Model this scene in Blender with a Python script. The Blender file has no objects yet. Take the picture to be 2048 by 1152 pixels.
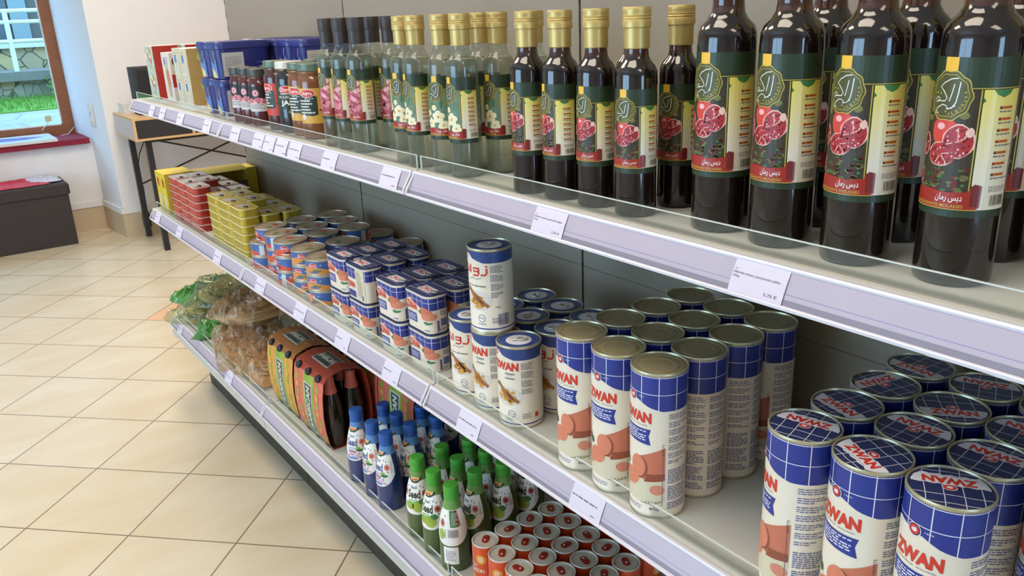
import bpy, bmesh, math, random
from mathutils import Vector, Matrix, noise
PI = math.pi
R = math.radians
SC = bpy.context.scene
COL = SC.collection

# ------------------------------------------------------------------ camera, world, lights, exposure
# world frame: x = depth into the shelves (shelf front edge x=0), y = along the shelves (far end y=0), z up, metres
cam_d = bpy.data.cameras.new('camera')
cam = bpy.data.objects.new('camera', cam_d)
COL.objects.link(cam)
rgt = Vector((0.8049596, -0.5920373, -0.0391389))
dwn = Vector((-0.2211375, -0.2381477, -0.9457187))
fwd = Vector((0.5505800, 0.7699204, -0.3226209))
mw = Matrix((rgt, -dwn, -fwd)).transposed().to_4x4()
mw.translation = Vector((-0.64998, -3.20578, 1.39208))
cam.matrix_world = mw
cam_d.sensor_width = 36.0
cam_d.lens = 36.0 * 1636.06 / 2048.0
cam_d.clip_start = 0.02
SC.camera = cam

SC.view_settings.view_transform = 'Standard'
SC.view_settings.look = 'None'
SC.view_settings.gamma = 1.0
SC.view_settings.use_curve_mapping = False
SC.view_settings.exposure = 0.10
SC.cycles.use_denoising = True
SC.cycles.max_bounces = 7
SC.cycles.diffuse_bounces = 4
SC.cycles.glossy_bounces = 4
SC.cycles.transparent_max_bounces = 24
SC.cycles.caustics_reflective = False
SC.cycles.caustics_refractive = False
SC.cycles.sample_clamp_indirect = 4.0

W = bpy.data.worlds.new('sky')
SC.world = W
W.use_nodes = True
wn = W.node_tree.nodes
wn['Background'].inputs['Color'].default_value = (0.30, 0.64, 1.0, 1)
wn['Background'].inputs['Strength'].default_value = 6.6


def area(name, loc, size, energy, col, rot=(0, 0, 0), size_y=None):
    l = bpy.data.lights.new(name, 'AREA')
    l.energy = energy
    l.color = col
    l.shape = 'RECTANGLE'
    l.size = size
    l.size_y = size_y or size
    o = bpy.data.objects.new(name, l)
    o.location = loc
    o.rotation_euler = rot
    COL.objects.link(o)
    return o


WARM = (1.0, 0.87, 0.72)
COOL = (0.98, 0.97, 0.96)
LAMPS = [(0.45, 1.1), (-0.7, -0.6), (-0.7, -2.4), (-0.7, -4.4)]
for i_, (lx, ly) in enumerate(LAMPS):
    area('ceiling_lamp_light', (lx, ly, 2.655), 0.55, (40, 19, 12, 8)[i_], WARM, size_y=1.15)
# daylight in the glazed shop door behind the viewer and added fill light at the left wall
area('door_daylight', (-0.85, -6.93, 1.2), 1.0, 9, COOL, (R(90), 0, 0), 2.1)
area('added_left_fill', (-4.13, -1.2, 1.45), 3.0, 27, COOL, (R(90), 0, R(-90)), 1.7)


# ------------------------------------------------------------------ materials
def lin(c):
    c = c / 255.0
    return c / 12.92 if c <= 0.04045 else ((c + 0.055) / 1.055) ** 2.4


def rgb(c):
    return (lin(c[0]), lin(c[1]), lin(c[2]), 1.0)


MATS = {}


def mat(name, col, rough=0.5, metal=0.0, coat=0.0, var=0.04, scale=14.0, bump=0.0, bscale=60.0, spec=0.5, emit=0.0):
    """procedural principled material with a little noise in its colour"""
    m = bpy.data.materials.new(name)
    m.use_nodes = True
    nt = m.node_tree
    b = nt.nodes['Principled BSDF']
    b.inputs['Roughness'].default_value = rough
    b.inputs['Metallic'].default_value = metal
    b.inputs['Coat Weight'].default_value = coat
    b.inputs['Coat Roughness'].default_value = 0.08
    b.inputs['Specular IOR Level'].default_value = spec
    c = rgb(col)
    if var > 0:
        tc = nt.nodes.new('ShaderNodeTexCoord')
        nz = nt.nodes.new('ShaderNodeTexNoise')
        nz.inputs['Scale'].default_value = scale
        nz.inputs['Detail'].default_value = 3
        nt.links.new(tc.outputs['Object'], nz.inputs['Vector'])
        mx = nt.nodes.new('ShaderNodeMix')
        mx.data_type = 'RGBA'
        nt.links.new(nz.outputs['Fac'], mx.inputs['Factor'])
        mx.inputs['A'].default_value = [x * (1 - var * 2) for x in c[:3]] + [1]
        mx.inputs['B'].default_value = [min(1, x * (1 + var * 2)) for x in c[:3]] + [1]
        nt.links.new(mx.outputs['Result'], b.inputs['Base Color'])
    else:
        b.inputs['Base Color'].default_value = c
    if bump > 0:
        tc = nt.nodes.new('ShaderNodeTexCoord')
        n2 = nt.nodes.new('ShaderNodeTexNoise')
        n2.inputs['Scale'].default_value = bscale
        n2.inputs['Detail'].default_value = 4
        nt.links.new(tc.outputs['Object'], n2.inputs['Vector'])
        bp = nt.nodes.new('ShaderNodeBump')
        bp.inputs['Strength'].default_value = bump
        bp.inputs['Distance'].default_value = 0.01
        nt.links.new(n2.outputs['Fac'], bp.inputs['Height'])
        nt.links.new(bp.outputs['Normal'], b.inputs['Normal'])
    if emit > 0:
        b.inputs['Emission Color'].default_value = c
        b.inputs['Emission Strength'].default_value = emit
    MATS[name] = m
    return m


def clear(name, tint, rough=0.03, body=0.0, bodycol=(255, 255, 255), edge=0.35):
    """thin clear plastic / glass: tinted see-through with fresnel gloss"""
    m = bpy.data.materials.new(name)
    m.use_nodes = True
    nt = m.node_tree
    nt.nodes.clear()
    out = nt.nodes.new('ShaderNodeOutputMaterial')
    tr = nt.nodes.new('ShaderNodeBsdfTransparent')
    tr.inputs['Color'].default_value = rgb(tint)
    gl = nt.nodes.new('ShaderNodeBsdfGlossy')
    gl.inputs['Roughness'].default_value = rough
    gl.inputs['Color'].default_value = (0.9, 0.95, 1, 1)
    lw = nt.nodes.new('ShaderNodeLayerWeight')
    lw.inputs['Blend'].default_value = 0.5
    pw = nt.nodes.new('ShaderNodeMath'); pw.operation = 'POWER'; pw.inputs[1].default_value = 4.0
    nt.links.new(lw.outputs['Facing'], pw.inputs[0])
    fr = nt.nodes.new('ShaderNodeMath'); fr.operation = 'MULTIPLY_ADD'
    fr.inputs[1].default_value = edge * 1.4; fr.inputs[2].default_value = 0.035
    nt.links.new(pw.outputs[0], fr.inputs[0])
    mx = nt.nodes.new('ShaderNodeMixShader')
    nt.links.new(fr.outputs[0], mx.inputs[0])
    nt.links.new(tr.outputs[0], mx.inputs[1])
    nt.links.new(gl.outputs[0], mx.inputs[2])
    last = mx
    if body > 0:
        df = nt.nodes.new('ShaderNodeBsdfDiffuse')
        df.inputs['Color'].default_value = rgb(bodycol)
        m2 = nt.nodes.new('ShaderNodeMixShader')
        m2.inputs[0].default_value = body
        nt.links.new(last.outputs[0], m2.inputs[1])
        nt.links.new(df.outputs[0], m2.inputs[2])
        last = m2
    nt.links.new(last.outputs[0], out.inputs[0])
    MATS[name] = m
    return m


mat('wall_paint', (232, 229, 228), 0.9, var=0.01)
mat('ceiling_paint', (235, 233, 230), 0.9, var=0.01)
mat('skirt_tile', (205, 184, 152), 0.4, var=0.05, scale=6)
mat('trim_white', (232, 230, 228), 0.6, var=0.01)
mat('wood_frame', (140, 84, 50), 0.45, var=0.12, scale=20)
mat('wood_light', (214, 176, 128), 0.5, var=0.05, scale=25)
mat('desk_side', (208, 192, 182), 0.5, var=0.02)
mat('black_panel', (46, 44, 44), 0.7, var=0.04)
mat('black_metal', (42, 42, 44), 0.45, var=0.03)
mat('black_cable', (30, 28, 28), 0.6, var=0.0)
mat('ottoman_cloth', (60, 53, 51), 0.85, var=0.06, scale=300, bump=0.15, bscale=500)
mat('red_foil', (196, 46, 66), 0.35, var=0.12, scale=60, bump=0.7, bscale=55)
mat('clear_wrap_white', (208, 206, 222), 0.25, var=0.08, scale=70, bump=0.6, bscale=80)
mat('red_cloth', (132, 24, 48), 0.8, var=0.1, scale=40)
mat('sign_violet', (110, 100, 165), 0.5, var=0.25, scale=10)
mat('sign_pale', (196, 214, 235), 0.5, var=0.03)
mat('sign_pink', (225, 190, 215), 0.5, var=0.03)
mat('white_plastic', (214, 212, 206), 0.4, var=0.01)
mat('shelf_white', (196, 193, 184), 0.45, var=0.015)
mat('panel_grey', (150, 138, 120), 0.6, var=0.02, scale=4)
mat('upright_grey', (150, 148, 142), 0.5, var=0.02)
mat('slot_dark', (40, 36, 32), 0.8, var=0)
mat('kick_dark', (66, 58, 48), 0.6, var=0.03)
mat('rail_back', (180, 168, 180), 0.35, var=0.02)
mat('rail_line', (138, 128, 172), 0.4, var=0)
mat('rail_low', (134, 126, 138), 0.4, var=0.02)
mat('rail_white', (224, 220, 230), 0.25, var=0, coat=0.3)
mat('edge_clear', (214, 222, 216), 0.2, var=0, coat=0.3)
mat('ticket_paper', (212, 202, 214), 0.7, var=0.015)
mat('ink_grey', (110, 104, 116), 0.8, var=0)
mat('ink_dark', (62, 60, 72), 0.8, var=0)
mat('gold_cap', (198, 172, 106), 0.42, 0.5, var=0.05)
mat('gold_line', (196, 172, 70), 0.5, 0.2, var=0)
mat('gold_yellow', (232, 182, 60), 0.5, var=0)
mat('black_cap', (58, 50, 48), 0.45, var=0.03)
mat('dark_glass', (26, 17, 15), 0.08, var=0.1, scale=30, coat=0.6)
mat('neck_glass', (66, 34, 24), 0.1, var=0.1, scale=30, coat=0.5)
mat('label_green', (36, 54, 34), 0.45, var=0.03, coat=0.05)
mat('label_black', (52, 46, 32), 0.45, var=0.25, scale=60, coat=0.05)
mat('seal_olive', (74, 78, 40), 0.45, var=0.1, scale=40)
mat('leaf_green', (60, 118, 62), 0.5, var=0.1)
mat('leaf_olive', (116, 118, 66), 0.5, var=0.25, scale=120)
mat('print_red', (158, 38, 26), 0.4, var=0.05, coat=0.2)
mat('print_darkred', (112, 26, 22), 0.4, var=0.05, coat=0.2)
mat('pom_red', (206, 66, 56), 0.45, var=0.15, scale=90)
mat('pom_flesh', (168, 44, 48), 0.45, var=0.12, scale=150)
mat('pom_seed', (120, 18, 30), 0.35, var=0.1)
mat('pom_pith', (226, 186, 170), 0.5, var=0.04)
mat('pink_flower', (206, 112, 124), 0.5, var=0.1, scale=80)
mat('pink_pale', (232, 176, 180), 0.5, var=0.05)
mat('pink_deep', (168, 66, 78), 0.5, var=0.1)
mat('flower_cream', (236, 226, 186), 0.5, var=0.04)
mat('flower_core', (214, 152, 70), 0.5, var=0.05)
mat('flower_bg', (96, 124, 104), 0.5, var=0.2, scale=80)
mat('text_white', (236, 232, 224), 0.5, var=0)
mat('orange_pill', (214, 140, 52), 0.5, var=0.05)
mat('can_metal', (176, 166, 146), 0.4, 0.5, var=0.04)
mat('can_olive', (146, 138, 106), 0.5, 0.3, var=0.08, scale=60)
mat('can_rim', (190, 182, 150), 0.35, 0.6, var=0.03)
mat('can_silver', (204, 198, 186), 0.38, 0.45, var=0.04)
mat('tuna_lid', (166, 154, 134), 0.5, 0.2, var=0.1, scale=40)
mat('tuna_print', (190, 140, 104), 0.45, 0.3, var=0.1, scale=60)
mat('z_white', (228, 216, 196), 0.4, var=0.02, coat=0.15)
mat('z_cream', (214, 202, 172), 0.4, var=0.02, coat=0.15)
mat('z_blue', (34, 50, 134), 0.45, var=0.04, coat=0.1)
mat('z_navy', (36, 46, 96), 0.4, var=0.06, coat=0.15)
mat('z_check', (52, 76, 140), 0.4, var=0.03, coat=0.15)
mat('z_line', (222, 222, 232), 0.4, var=0)
mat('z_red', (206, 54, 38), 0.4, var=0.03)
mat('ham', (196, 112, 84), 0.5, var=0.05, scale=120)
mat('ham_face', (214, 126, 94), 0.5, var=0.04, scale=200)
mat('ham_shade', (146, 74, 52), 0.5, var=0.05)
mat('ham_pink', (206, 132, 106), 0.5, var=0.06)
mat('food_gold', (206, 150, 66), 0.5, var=0.25, scale=200)
mat('food_brown', (160, 88, 44), 0.5, var=0.25, scale=200)
mat('ink_blue', (92, 98, 142), 0.7, var=0)
mat('barcode_blue', (84, 92, 140), 0.7, var=0)
mat('barcode_dark', (70, 66, 66), 0.7, var=0)
mat('tuna_blue', (62, 96, 158), 0.4, var=0.1, scale=60, coat=0.2)
mat('tuna_orange', (212, 142, 66), 0.4, var=0.12, scale=80, coat=0.2)
mat('tuna_redband', (204, 80, 54), 0.4, var=0.1, scale=60, coat=0.2)
mat('tuna_pale', (196, 204, 208), 0.4, var=0.04, coat=0.2)
mat('logo_red', (204, 44, 40), 0.4, var=0)
mat('sard_yellow', (190, 164, 50), 0.35, 0.15, var=0.06, coat=0.2)
mat('sard_gold', (176, 150, 44), 0.35, 0.2, var=0.06, coat=0.2)
mat('sard_red', (172, 58, 46), 0.35, 0.1, var=0.06, coat=0.2)
mat('sard_pink', (214, 170, 160), 0.4, var=0.02)
mat('sard_pale', (222, 212, 150), 0.4, var=0.02)
mat('sard_lid', (206, 202, 200), 0.3, 0.5, var=0.05)
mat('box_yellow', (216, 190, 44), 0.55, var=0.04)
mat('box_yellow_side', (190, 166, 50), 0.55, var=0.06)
mat('box_dark', (70, 62, 40), 0.7, var=0.1)
mat('box_gold', (188, 154, 92), 0.5, var=0.05)
mat('box_cream', (206, 198, 172), 0.5, var=0.12, scale=60)
mat('box_top', (216, 206, 196), 0.5, var=0.02)
mat('box_red', (178, 44, 34), 0.5, var=0.03)
mat('box_pastel', (186, 196, 178), 0.5, var=0.15, scale=45)
mat('box_green', (180, 196, 110), 0.5, var=0.15, scale=70)
mat('box_pink', (206, 140, 140), 0.5, var=0.15, scale=70)
mat('box_white', (214, 206, 200), 0.5, var=0.04)
mat('box_violet', (96, 60, 110), 0.5, var=0.04)
mat('tub_blue', (44, 48, 116), 0.35, var=0.05, coat=0.2)
mat('tub_art', (92, 128, 190), 0.4, var=0.2, scale=40)
mat('tub_white', (206, 200, 194), 0.5, var=0.03)
mat('tub_sand', (214, 196, 146), 0.5, var=0.04)
mat('jar_rose', (84, 30, 32), 0.15, var=0.1, coat=0.5)
mat('jar_mulberry', (38, 32, 36), 0.15, var=0.1, coat=0.5)
mat('jar_apricot', (122, 72, 36), 0.15, var=0.1, coat=0.5)
mat('jar_straw', (74, 32, 32), 0.15, var=0.1, coat=0.5)
mat('lid_dark', (70, 70, 66), 0.4, 0.3, var=0.03)
mat('lid_green', (96, 112, 98), 0.4, 0.2, var=0.03)
mat('lid_cream', (206, 202, 186), 0.4, 0.1, var=0.02)
mat('label_black2', (36, 30, 30), 0.4, var=0.03)
mat('label_dgreen', (38, 56, 44), 0.4, var=0.03)
mat('label_apricot', (214, 166, 70), 0.4, var=0.08)
mat('label_redor', (206, 70, 44), 0.4, var=0.06)
mat('label_pale', (206, 200, 196), 0.5, var=0.02)
mat('basil_blue', (34, 52, 104), 0.15, var=0.18, scale=420, coat=0.5)
mat('basil_bluegrey', (78, 88, 100), 0.15, var=0.1, scale=420, coat=0.5)
mat('basil_green', (66, 88, 42), 0.15, var=0.18, scale=420, coat=0.5)
mat('basil_capblue', (34, 84, 160), 0.4, var=0.03)
mat('basil_capgreen', (70, 158, 52), 0.4, var=0.03)
mat('basil_collblue', (88, 134, 186), 0.4, var=0.03)
mat('basil_collgreen', (108, 150, 76), 0.4, var=0.05)
mat('basil_dark', (44, 60, 36), 0.4, var=0.05)
mat('basil_sand', (222, 184, 120), 0.4, var=0.05)
mat('basil_lime', (150, 178, 66), 0.4, var=0.15, scale=90)
mat('seal_redor', (206, 84, 50), 0.4, var=0.05)
mat('lilac', (166, 152, 196), 0.4, var=0.3, scale=200)
mat('can_orange', (214, 78, 38), 0.3, 0.25, var=0.06, coat=0.3)
mat('can_amber', (224, 150, 44), 0.35, 0.15, var=0.05)
mat('tab_red', (156, 44, 30), 0.35, 0.5, var=0.05)
mat('pack_orange', (206, 150, 60), 0.45, var=0.12, scale=40)
mat('pack_brown', (158, 100, 52), 0.45, var=0.12, scale=30)
mat('pack_pink', (206, 106, 84), 0.45, var=0.1, scale=40)
mat('pack_red', (160, 62, 44), 0.45, var=0.06, scale=30)
mat('pack_green', (140, 168, 58), 0.45, var=0.2, scale=30)
mat('pack_greendk', (96, 118, 72), 0.45, var=0.15, scale=30)
mat('pack_label', (70, 76, 74), 0.45, var=0.04)
mat('pack_frame', (196, 196, 176), 0.45, var=0.02)
mat('barb_glass', (34, 26, 18), 0.1, var=0.1, coat=0.5)
mat('barb_cap', (46, 50, 62), 0.4, 0.4, var=0.03)
mat('bread', (206, 164, 118), 0.8, var=0.12, scale=30)
mat('bread_green', (168, 150, 100), 0.8, var=0.2, scale=30)
mat('bag_logo', (122, 80, 48), 0.5, var=0.08)
mat('bag_green', (66, 130, 56), 0.3, var=0.12, scale=20, bump=0.5, bscale=40, coat=0.4)
mat('stone', (170, 158, 138), 0.9, var=0.2, scale=3)
mat('concrete', (112, 104, 92), 0.9, var=0.12, scale=5)
mat('grass_mat', (92, 128, 34), 0.9, var=0.2, scale=20)
mat('rail_paint', (206, 196, 176), 0.5, var=0)
mat('facade', (84, 80, 72), 0.8, var=0.15, scale=2)
mat('facade_glass', (70, 80, 84), 0.15, var=0.2, scale=1.5)
mat('facade_blue', (120, 130, 128), 0.6, var=0.05)
mat('lamp_glow', (255, 240, 220), 0.5, var=0, emit=2.0)
clear('acrylic', (249, 250, 248), 0.04, 0.025, (214, 216, 206), 0.16)
clear('window_glass', (250, 253, 255), 0.02, 0.0, edge=0.3)
clear('bottle_clear', (236, 238, 230), 0.04, 0.06, (200, 202, 190), 0.6)
clear('bag_clear', (246, 236, 220), 0.10, 0.20, (214, 180, 140), 1.2)
clear('bag_clear_green', (236, 240, 226), 0.12, 0.12, (176, 190, 150), 0.9)
clear('jar_shell', (206, 200, 190), 0.05, 0.0, edge=0.4)


def label_cream_mat():
    """cream label stock printed in a yellow fading to off-white downwards"""
    m = mat('label_cream', (222, 210, 180), 0.4, coat=0.2, var=0)
    nt = m.node_tree
    b = nt.nodes['Principled BSDF']
    tc = nt.nodes.new('ShaderNodeTexCoord')
    sp = nt.nodes.new('ShaderNodeSeparateXYZ')
    rp = nt.nodes.new('ShaderNodeValToRGB')
    rp.color_ramp.elements[0].position = 0.25
    rp.color_ramp.elements[0].color = rgb((222, 212, 190))
    rp.color_ramp.elements[1].position = 0.80
    rp.color_ramp.elements[1].color = rgb((226, 208, 92))
    nt.links.new(tc.outputs['Generated'], sp.inputs[0])
    nt.links.new(sp.outputs['Z'], rp.inputs[0])
    nt.links.new(rp.outputs[0], b.inputs['Base Color'])


label_cream_mat()


def floor_mat():
    m = bpy.data.materials.new('floor_tiles')
    m.use_nodes = True
    MATS['floor_tiles'] = m
    nt = m.node_tree
    N = nt.nodes
    L = nt.links.new
    b = N['Principled BSDF']
    tc = N.new('ShaderNodeTexCoord')
    s, th, ox, oy = 0.33250590, -0.793702195, 0.5528370, 0.4958679
    u = (math.cos(th), math.sin(th))
    v = (u[1], -u[0])
    off = N.new('ShaderNodeVectorMath'); off.operation = 'SUBTRACT'
    L(tc.outputs['Object'], off.inputs[0]); off.inputs[1].default_value = (ox, oy, 0)

    def axis(w):
        d = N.new('ShaderNodeVectorMath'); d.operation = 'DOT_PRODUCT'
        L(off.outputs[0], d.inputs[0]); d.inputs[1].default_value = (w[0] / s, w[1] / s, 0)
        fl = N.new('ShaderNodeMath'); fl.operation = 'FLOOR'; L(d.outputs['Value'], fl.inputs[0])
        fr = N.new('ShaderNodeMath'); fr.operation = 'FRACT'; L(d.outputs['Value'], fr.inputs[0])
        a = N.new('ShaderNodeMath'); a.operation = 'SUBTRACT'; L(fr.outputs[0], a.inputs[0]); a.inputs[1].default_value = 0.5
        ab = N.new('ShaderNodeMath'); ab.operation = 'ABSOLUTE'; L(a.outputs[0], ab.inputs[0])
        g = N.new('ShaderNodeMath'); g.operation = 'GREATER_THAN'; L(ab.outputs[0], g.inputs[0]); g.inputs[1].default_value = 0.4925
        return fl, g
    fa, ga = axis(u)
    fb, gb = axis(v)
    gr = N.new('ShaderNodeMath'); gr.operation = 'MAXIMUM'
    L(ga.outputs[0], gr.inputs[0]); L(gb.outputs[0], gr.inputs[1])
    cmb = N.new('ShaderNodeCombineXYZ'); L(fa.outputs[0], cmb.inputs[0]); L(fb.outputs[0], cmb.inputs[1])
    wn_ = N.new('ShaderNodeTexWhiteNoise'); L(cmb.outputs[0], wn_.inputs['Vector'])
    mp = N.new('ShaderNodeMapping'); mp.inputs['Scale'].default_value = (1.6, 5.0, 1)
    mp.inputs['Rotation'].default_value = (0, 0, 0.9)
    L(tc.outputs['Object'], mp.inputs[0])
    addv = N.new('ShaderNodeVectorMath'); addv.operation = 'ADD'
    sc_ = N.new('ShaderNodeVectorMath'); sc_.operation = 'SCALE'; sc_.inputs['Scale'].default_value = 7.3
    L(wn_.outputs['Color'], sc_.inputs[0]); L(mp.outputs[0], addv.inputs[0]); L(sc_.outputs[0], addv.inputs[1])
    nz = N.new('ShaderNodeTexNoise'); nz.inputs['Scale'].default_value = 1.5; nz.inputs['Detail'].default_value = 6
    nz.inputs['Roughness'].default_value = 0.6
    L(addv.outputs[0], nz.inputs['Vector'])
    rp = N.new('ShaderNodeValToRGB')
    rp.color_ramp.elements[0].position = 0.3; rp.color_ramp.elements[0].color = rgb((214, 194, 160))
    rp.color_ramp.elements[1].position = 0.7; rp.color_ramp.elements[1].color = rgb((223, 209, 184))
    L(nz.outputs['Fac'], rp.inputs[0])
    # one salmon replacement tile
    c1 = N.new('ShaderNodeMath'); c1.operation = 'COMPARE'; L(fa.outputs[0], c1.inputs[0]); c1.inputs[1].default_value = -2; c1.inputs[2].default_value = 0.2
    c2 = N.new('ShaderNodeMath'); c2.operation = 'COMPARE'; L(fb.outputs[0], c2.inputs[0]); c2.inputs[1].default_value = -1; c2.inputs[2].default_value = 0.2
    c3 = N.new('ShaderNodeMath'); c3.operation = 'MULTIPLY'; L(c1.outputs[0], c3.inputs[0]); L(c2.outputs[0], c3.inputs[1])
    m1 = N.new('ShaderNodeMix'); m1.data_type = 'RGBA'; L(c3.outputs[0], m1.inputs['Factor'])
    L(rp.outputs[0], m1.inputs['A']); m1.inputs['B'].default_value = rgb((232, 186, 148))
    m2 = N.new('ShaderNodeMix'); m2.data_type = 'RGBA'; L(gr.outputs[0], m2.inputs['Factor'])
    L(m1.outputs['Result'], m2.inputs['A']); m2.inputs['B'].default_value = rgb((140, 118, 98))
    L(m2.outputs['Result'], b.inputs['Base Color'])
    r2 = N.new('ShaderNodeMapRange'); L(nz.outputs['Fac'], r2.inputs[0]); r2.inputs[3].default_value = 0.20; r2.inputs[4].default_value = 0.30
    L(r2.outputs[0], b.inputs['Roughness'])


floor_mat()


def brick_like(name, c1, c2, cm, scale, mortar):
    m = bpy.data.materials.new(name)
    m.use_nodes = True
    MATS[name] = m
    nt = m.node_tree
    b = nt.nodes['Principled BSDF']
    b.inputs['Roughness'].default_value = 0.85
    tc = nt.nodes.new('ShaderNodeTexCoord')
    vo = nt.nodes.new('ShaderNodeTexVoronoi')
    vo.feature = 'DISTANCE_TO_EDGE'
    vo.inputs['Scale'].default_value = scale
    v2 = nt.nodes.new('ShaderNodeTexVoronoi')
    v2.inputs['Scale'].default_value = scale
    nt.links.new(tc.outputs['Object'], vo.inputs['Vector'])
    nt.links.new(tc.outputs['Object'], v2.inputs['Vector'])
    lt = nt.nodes.new('ShaderNodeMath'); lt.operation = 'LESS_THAN'; lt.inputs[1].default_value = mortar
    nt.links.new(vo.outputs['Distance'], lt.inputs[0])
    sp = nt.nodes.new('ShaderNodeSeparateColor')
    nt.links.new(v2.outputs['Color'], sp.inputs[0])
    mx = nt.nodes.new('ShaderNodeMix'); mx.data_type = 'RGBA'
    nt.links.new(sp.outputs[0], mx.inputs['Factor'])
    mx.inputs['A'].default_value = rgb(c1); mx.inputs['B'].default_value = rgb(c2)
    m2 = nt.nodes.new('ShaderNodeMix'); m2.data_type = 'RGBA'
    nt.links.new(lt.outputs[0], m2.inputs['Factor'])
    nt.links.new(mx.outputs['Result'], m2.inputs['A']); m2.inputs['B'].default_value = rgb(cm)
    nt.links.new(m2.outputs['Result'], b.inputs['Base Color'])


brick_like('stone_wall', (196, 164, 110), (164, 144, 110), (88, 76, 58), 5.5, 0.035)
brick_like('stone_low', (118, 110, 92), (146, 136, 114), (74, 70, 58), 9.0, 0.035)
brick_like('paving', (152, 140, 120), (160, 148, 128), (132, 124, 108), 2.0, 0.02)


# ------------------------------------------------------------------ mesh building
SEG = 48


class MB:
    def __init__(s):
        s.v = []; s.f = []; s.m = []; s.ms = []

    def mi(s, m):
        if m not in s.ms:
            s.ms.append(m)
        return s.ms.index(m)

    def face(s, pts, m):
        b = len(s.v)
        s.v += [tuple(p) for p in pts]
        s.f.append(tuple(range(b, b + len(pts))))
        s.m.append(s.mi(m))

    def box(s, x0, x1, y0, y1, z0, z1, m, mt=None):
        b = len(s.v)
        s.v += [(x, y, z) for z in (z0, z1) for y in (y0, y1) for x in (x0, x1)]
        for k, q in enumerate(((0, 2, 3, 1), (4, 5, 7, 6), (0, 1, 5, 4), (1, 3, 7, 5), (3, 2, 6, 7), (2, 0, 4, 6))):
            s.f.append(tuple(b + i for i in q))
            s.m.append(s.mi((mt or {}).get(k, m)))    # faces: 0 bottom 1 top 2 -y 3 +x 4 +y 5 -x

    def rings(s, rings, mats, cap0=None, cap1=None, closed=True):
        n = len(rings[0])
        b = len(s.v)
        for r in rings:
            s.v += [tuple(p) for p in r]
        for i in range(len(rings) - 1):
            m = s.mi(mats[i] if isinstance(mats, (list, tuple)) else mats)
            for j in range(n if closed else n - 1):
                k = (j + 1) % n
                s.f.append((b + i * n + j, b + i * n + k, b + (i + 1) * n + k, b + (i + 1) * n + j))
                s.m.append(m)
        if cap0:
            s.f.append(tuple(b + j for j in reversed(range(n)))); s.m.append(s.mi(cap0))
        if cap1:
            o = b + (len(rings) - 1) * n
            s.f.append(tuple(o + j for j in range(n))); s.m.append(s.mi(cap1))

    def lathe(s, prof, mats, cx=0.0, cy=0.0, seg=SEG, cap0=None, cap1=None):
        rs = []
        for r, z in prof:
            rs.append([(cx + r * math.sin(2 * PI * k / seg), cy - r * math.cos(2 * PI * k / seg), z) for k in range(seg)])
        s.rings(rs, mats, cap0, cap1)

    def tube(s, pts, r, m, seg=8):
        pts = [Vector(p) for p in pts]
        rs = []
        for i, p in enumerate(pts):
            d = (pts[min(i + 1, len(pts) - 1)] - pts[max(i - 1, 0)]).normalized()
            a = d.cross(Vector((0, 0, 1)))
            if a.length < 1e-4:
                a = d.cross(Vector((0, 1, 0)))
            a.normalize()
            c = d.cross(a)
            rs.append([p + a * (r * math.cos(2 * PI * k / seg)) + c * (r * math.sin(2 * PI * k / seg)) for k in range(seg)])
        s.rings(rs, m, m, m)

    def extrude(s, poly, axis, a0, a1, m):
        """poly: list of 2d points extruded along axis ('y': pts are x,z ; 'z': pts are x,y ; 'x': pts are y,z)"""
        def P(p, a):
            return (p[0], a, p[1]) if axis == 'y' else ((p[0], p[1], a) if axis == 'z' else (a, p[0], p[1]))
        s.rings([[P(p, a0) for p in poly], [P(p, a1) for p in poly]], m, m, m)

    def build(s, name, parent=None, loc=None, smooth=35, fix=True):
        me = bpy.data.meshes.new(name)
        me.from_pydata(s.v, [], s.f)
        for m in s.ms:
            me.materials.append(MATS[m])
        me.polygons.foreach_set('material_index', s.m)
        if fix:
            bm = bmesh.new(); bm.from_mesh(me)
            bmesh.ops.recalc_face_normals(bm, faces=bm.faces)
            bm.to_mesh(me); bm.free()
        if smooth:
            me.polygons.foreach_set('use_smooth', [True] * len(me.polygons))
            me.set_sharp_from_angle(angle=R(smooth))
        me.update()
        o = bpy.data.objects.new(name, me)
        COL.objects.link(o)
        if parent:
            o.parent = parent
        if loc:
            o.location = loc
        return o


def rrect(w, d, rad, z, n=6, cx=0, cy=0):
    """rounded rectangle outline, counter-clockwise"""
    pts = []
    for qx, qy, a0 in ((1, -1, -90), (1, 1, 0), (-1, 1, 90), (-1, -1, 180)):
        for k in range(n + 1):
            a = R(a0 + 90 * k / n)
            pts.append((cx + qx * (w / 2 - rad) + rad * math.cos(a), cy + qy * (d / 2 - rad) + rad * math.sin(a), z))
    return pts


# ------------------------------------------------------------------ printed artwork
TXT = {}


def text_geo(s, bold=0.0):
    key = (s, bold)
    if key in TXT:
        return TXT[key]
    c = bpy.data.curves.new('t', 'FONT')
    c.body = s
    c.offset = bold
    c.resolution_u = 2
    o = bpy.data.objects.new('t', c)
    COL.objects.link(o)
    bpy.context.view_layer.update()
    me = bpy.data.meshes.new_from_object(o.evaluated_get(bpy.context.evaluated_depsgraph_get()))
    v = [(q.co.x, q.co.y) for q in me.vertices]
    f = [tuple(p.vertices) for p in me.polygons]
    bpy.data.objects.remove(o); bpy.data.curves.remove(c); bpy.data.meshes.remove(me)
    if v:
        x0 = min(p[0] for p in v); x1 = max(p[0] for p in v)
        y0 = min(p[1] for p in v); y1 = max(p[1] for p in v)
        v = [((p[0] - x0) / (x1 - x0), (p[1] - y0) / (y1 - y0)) for p in v]
    TXT[key] = (v, f)
    return v, f


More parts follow.
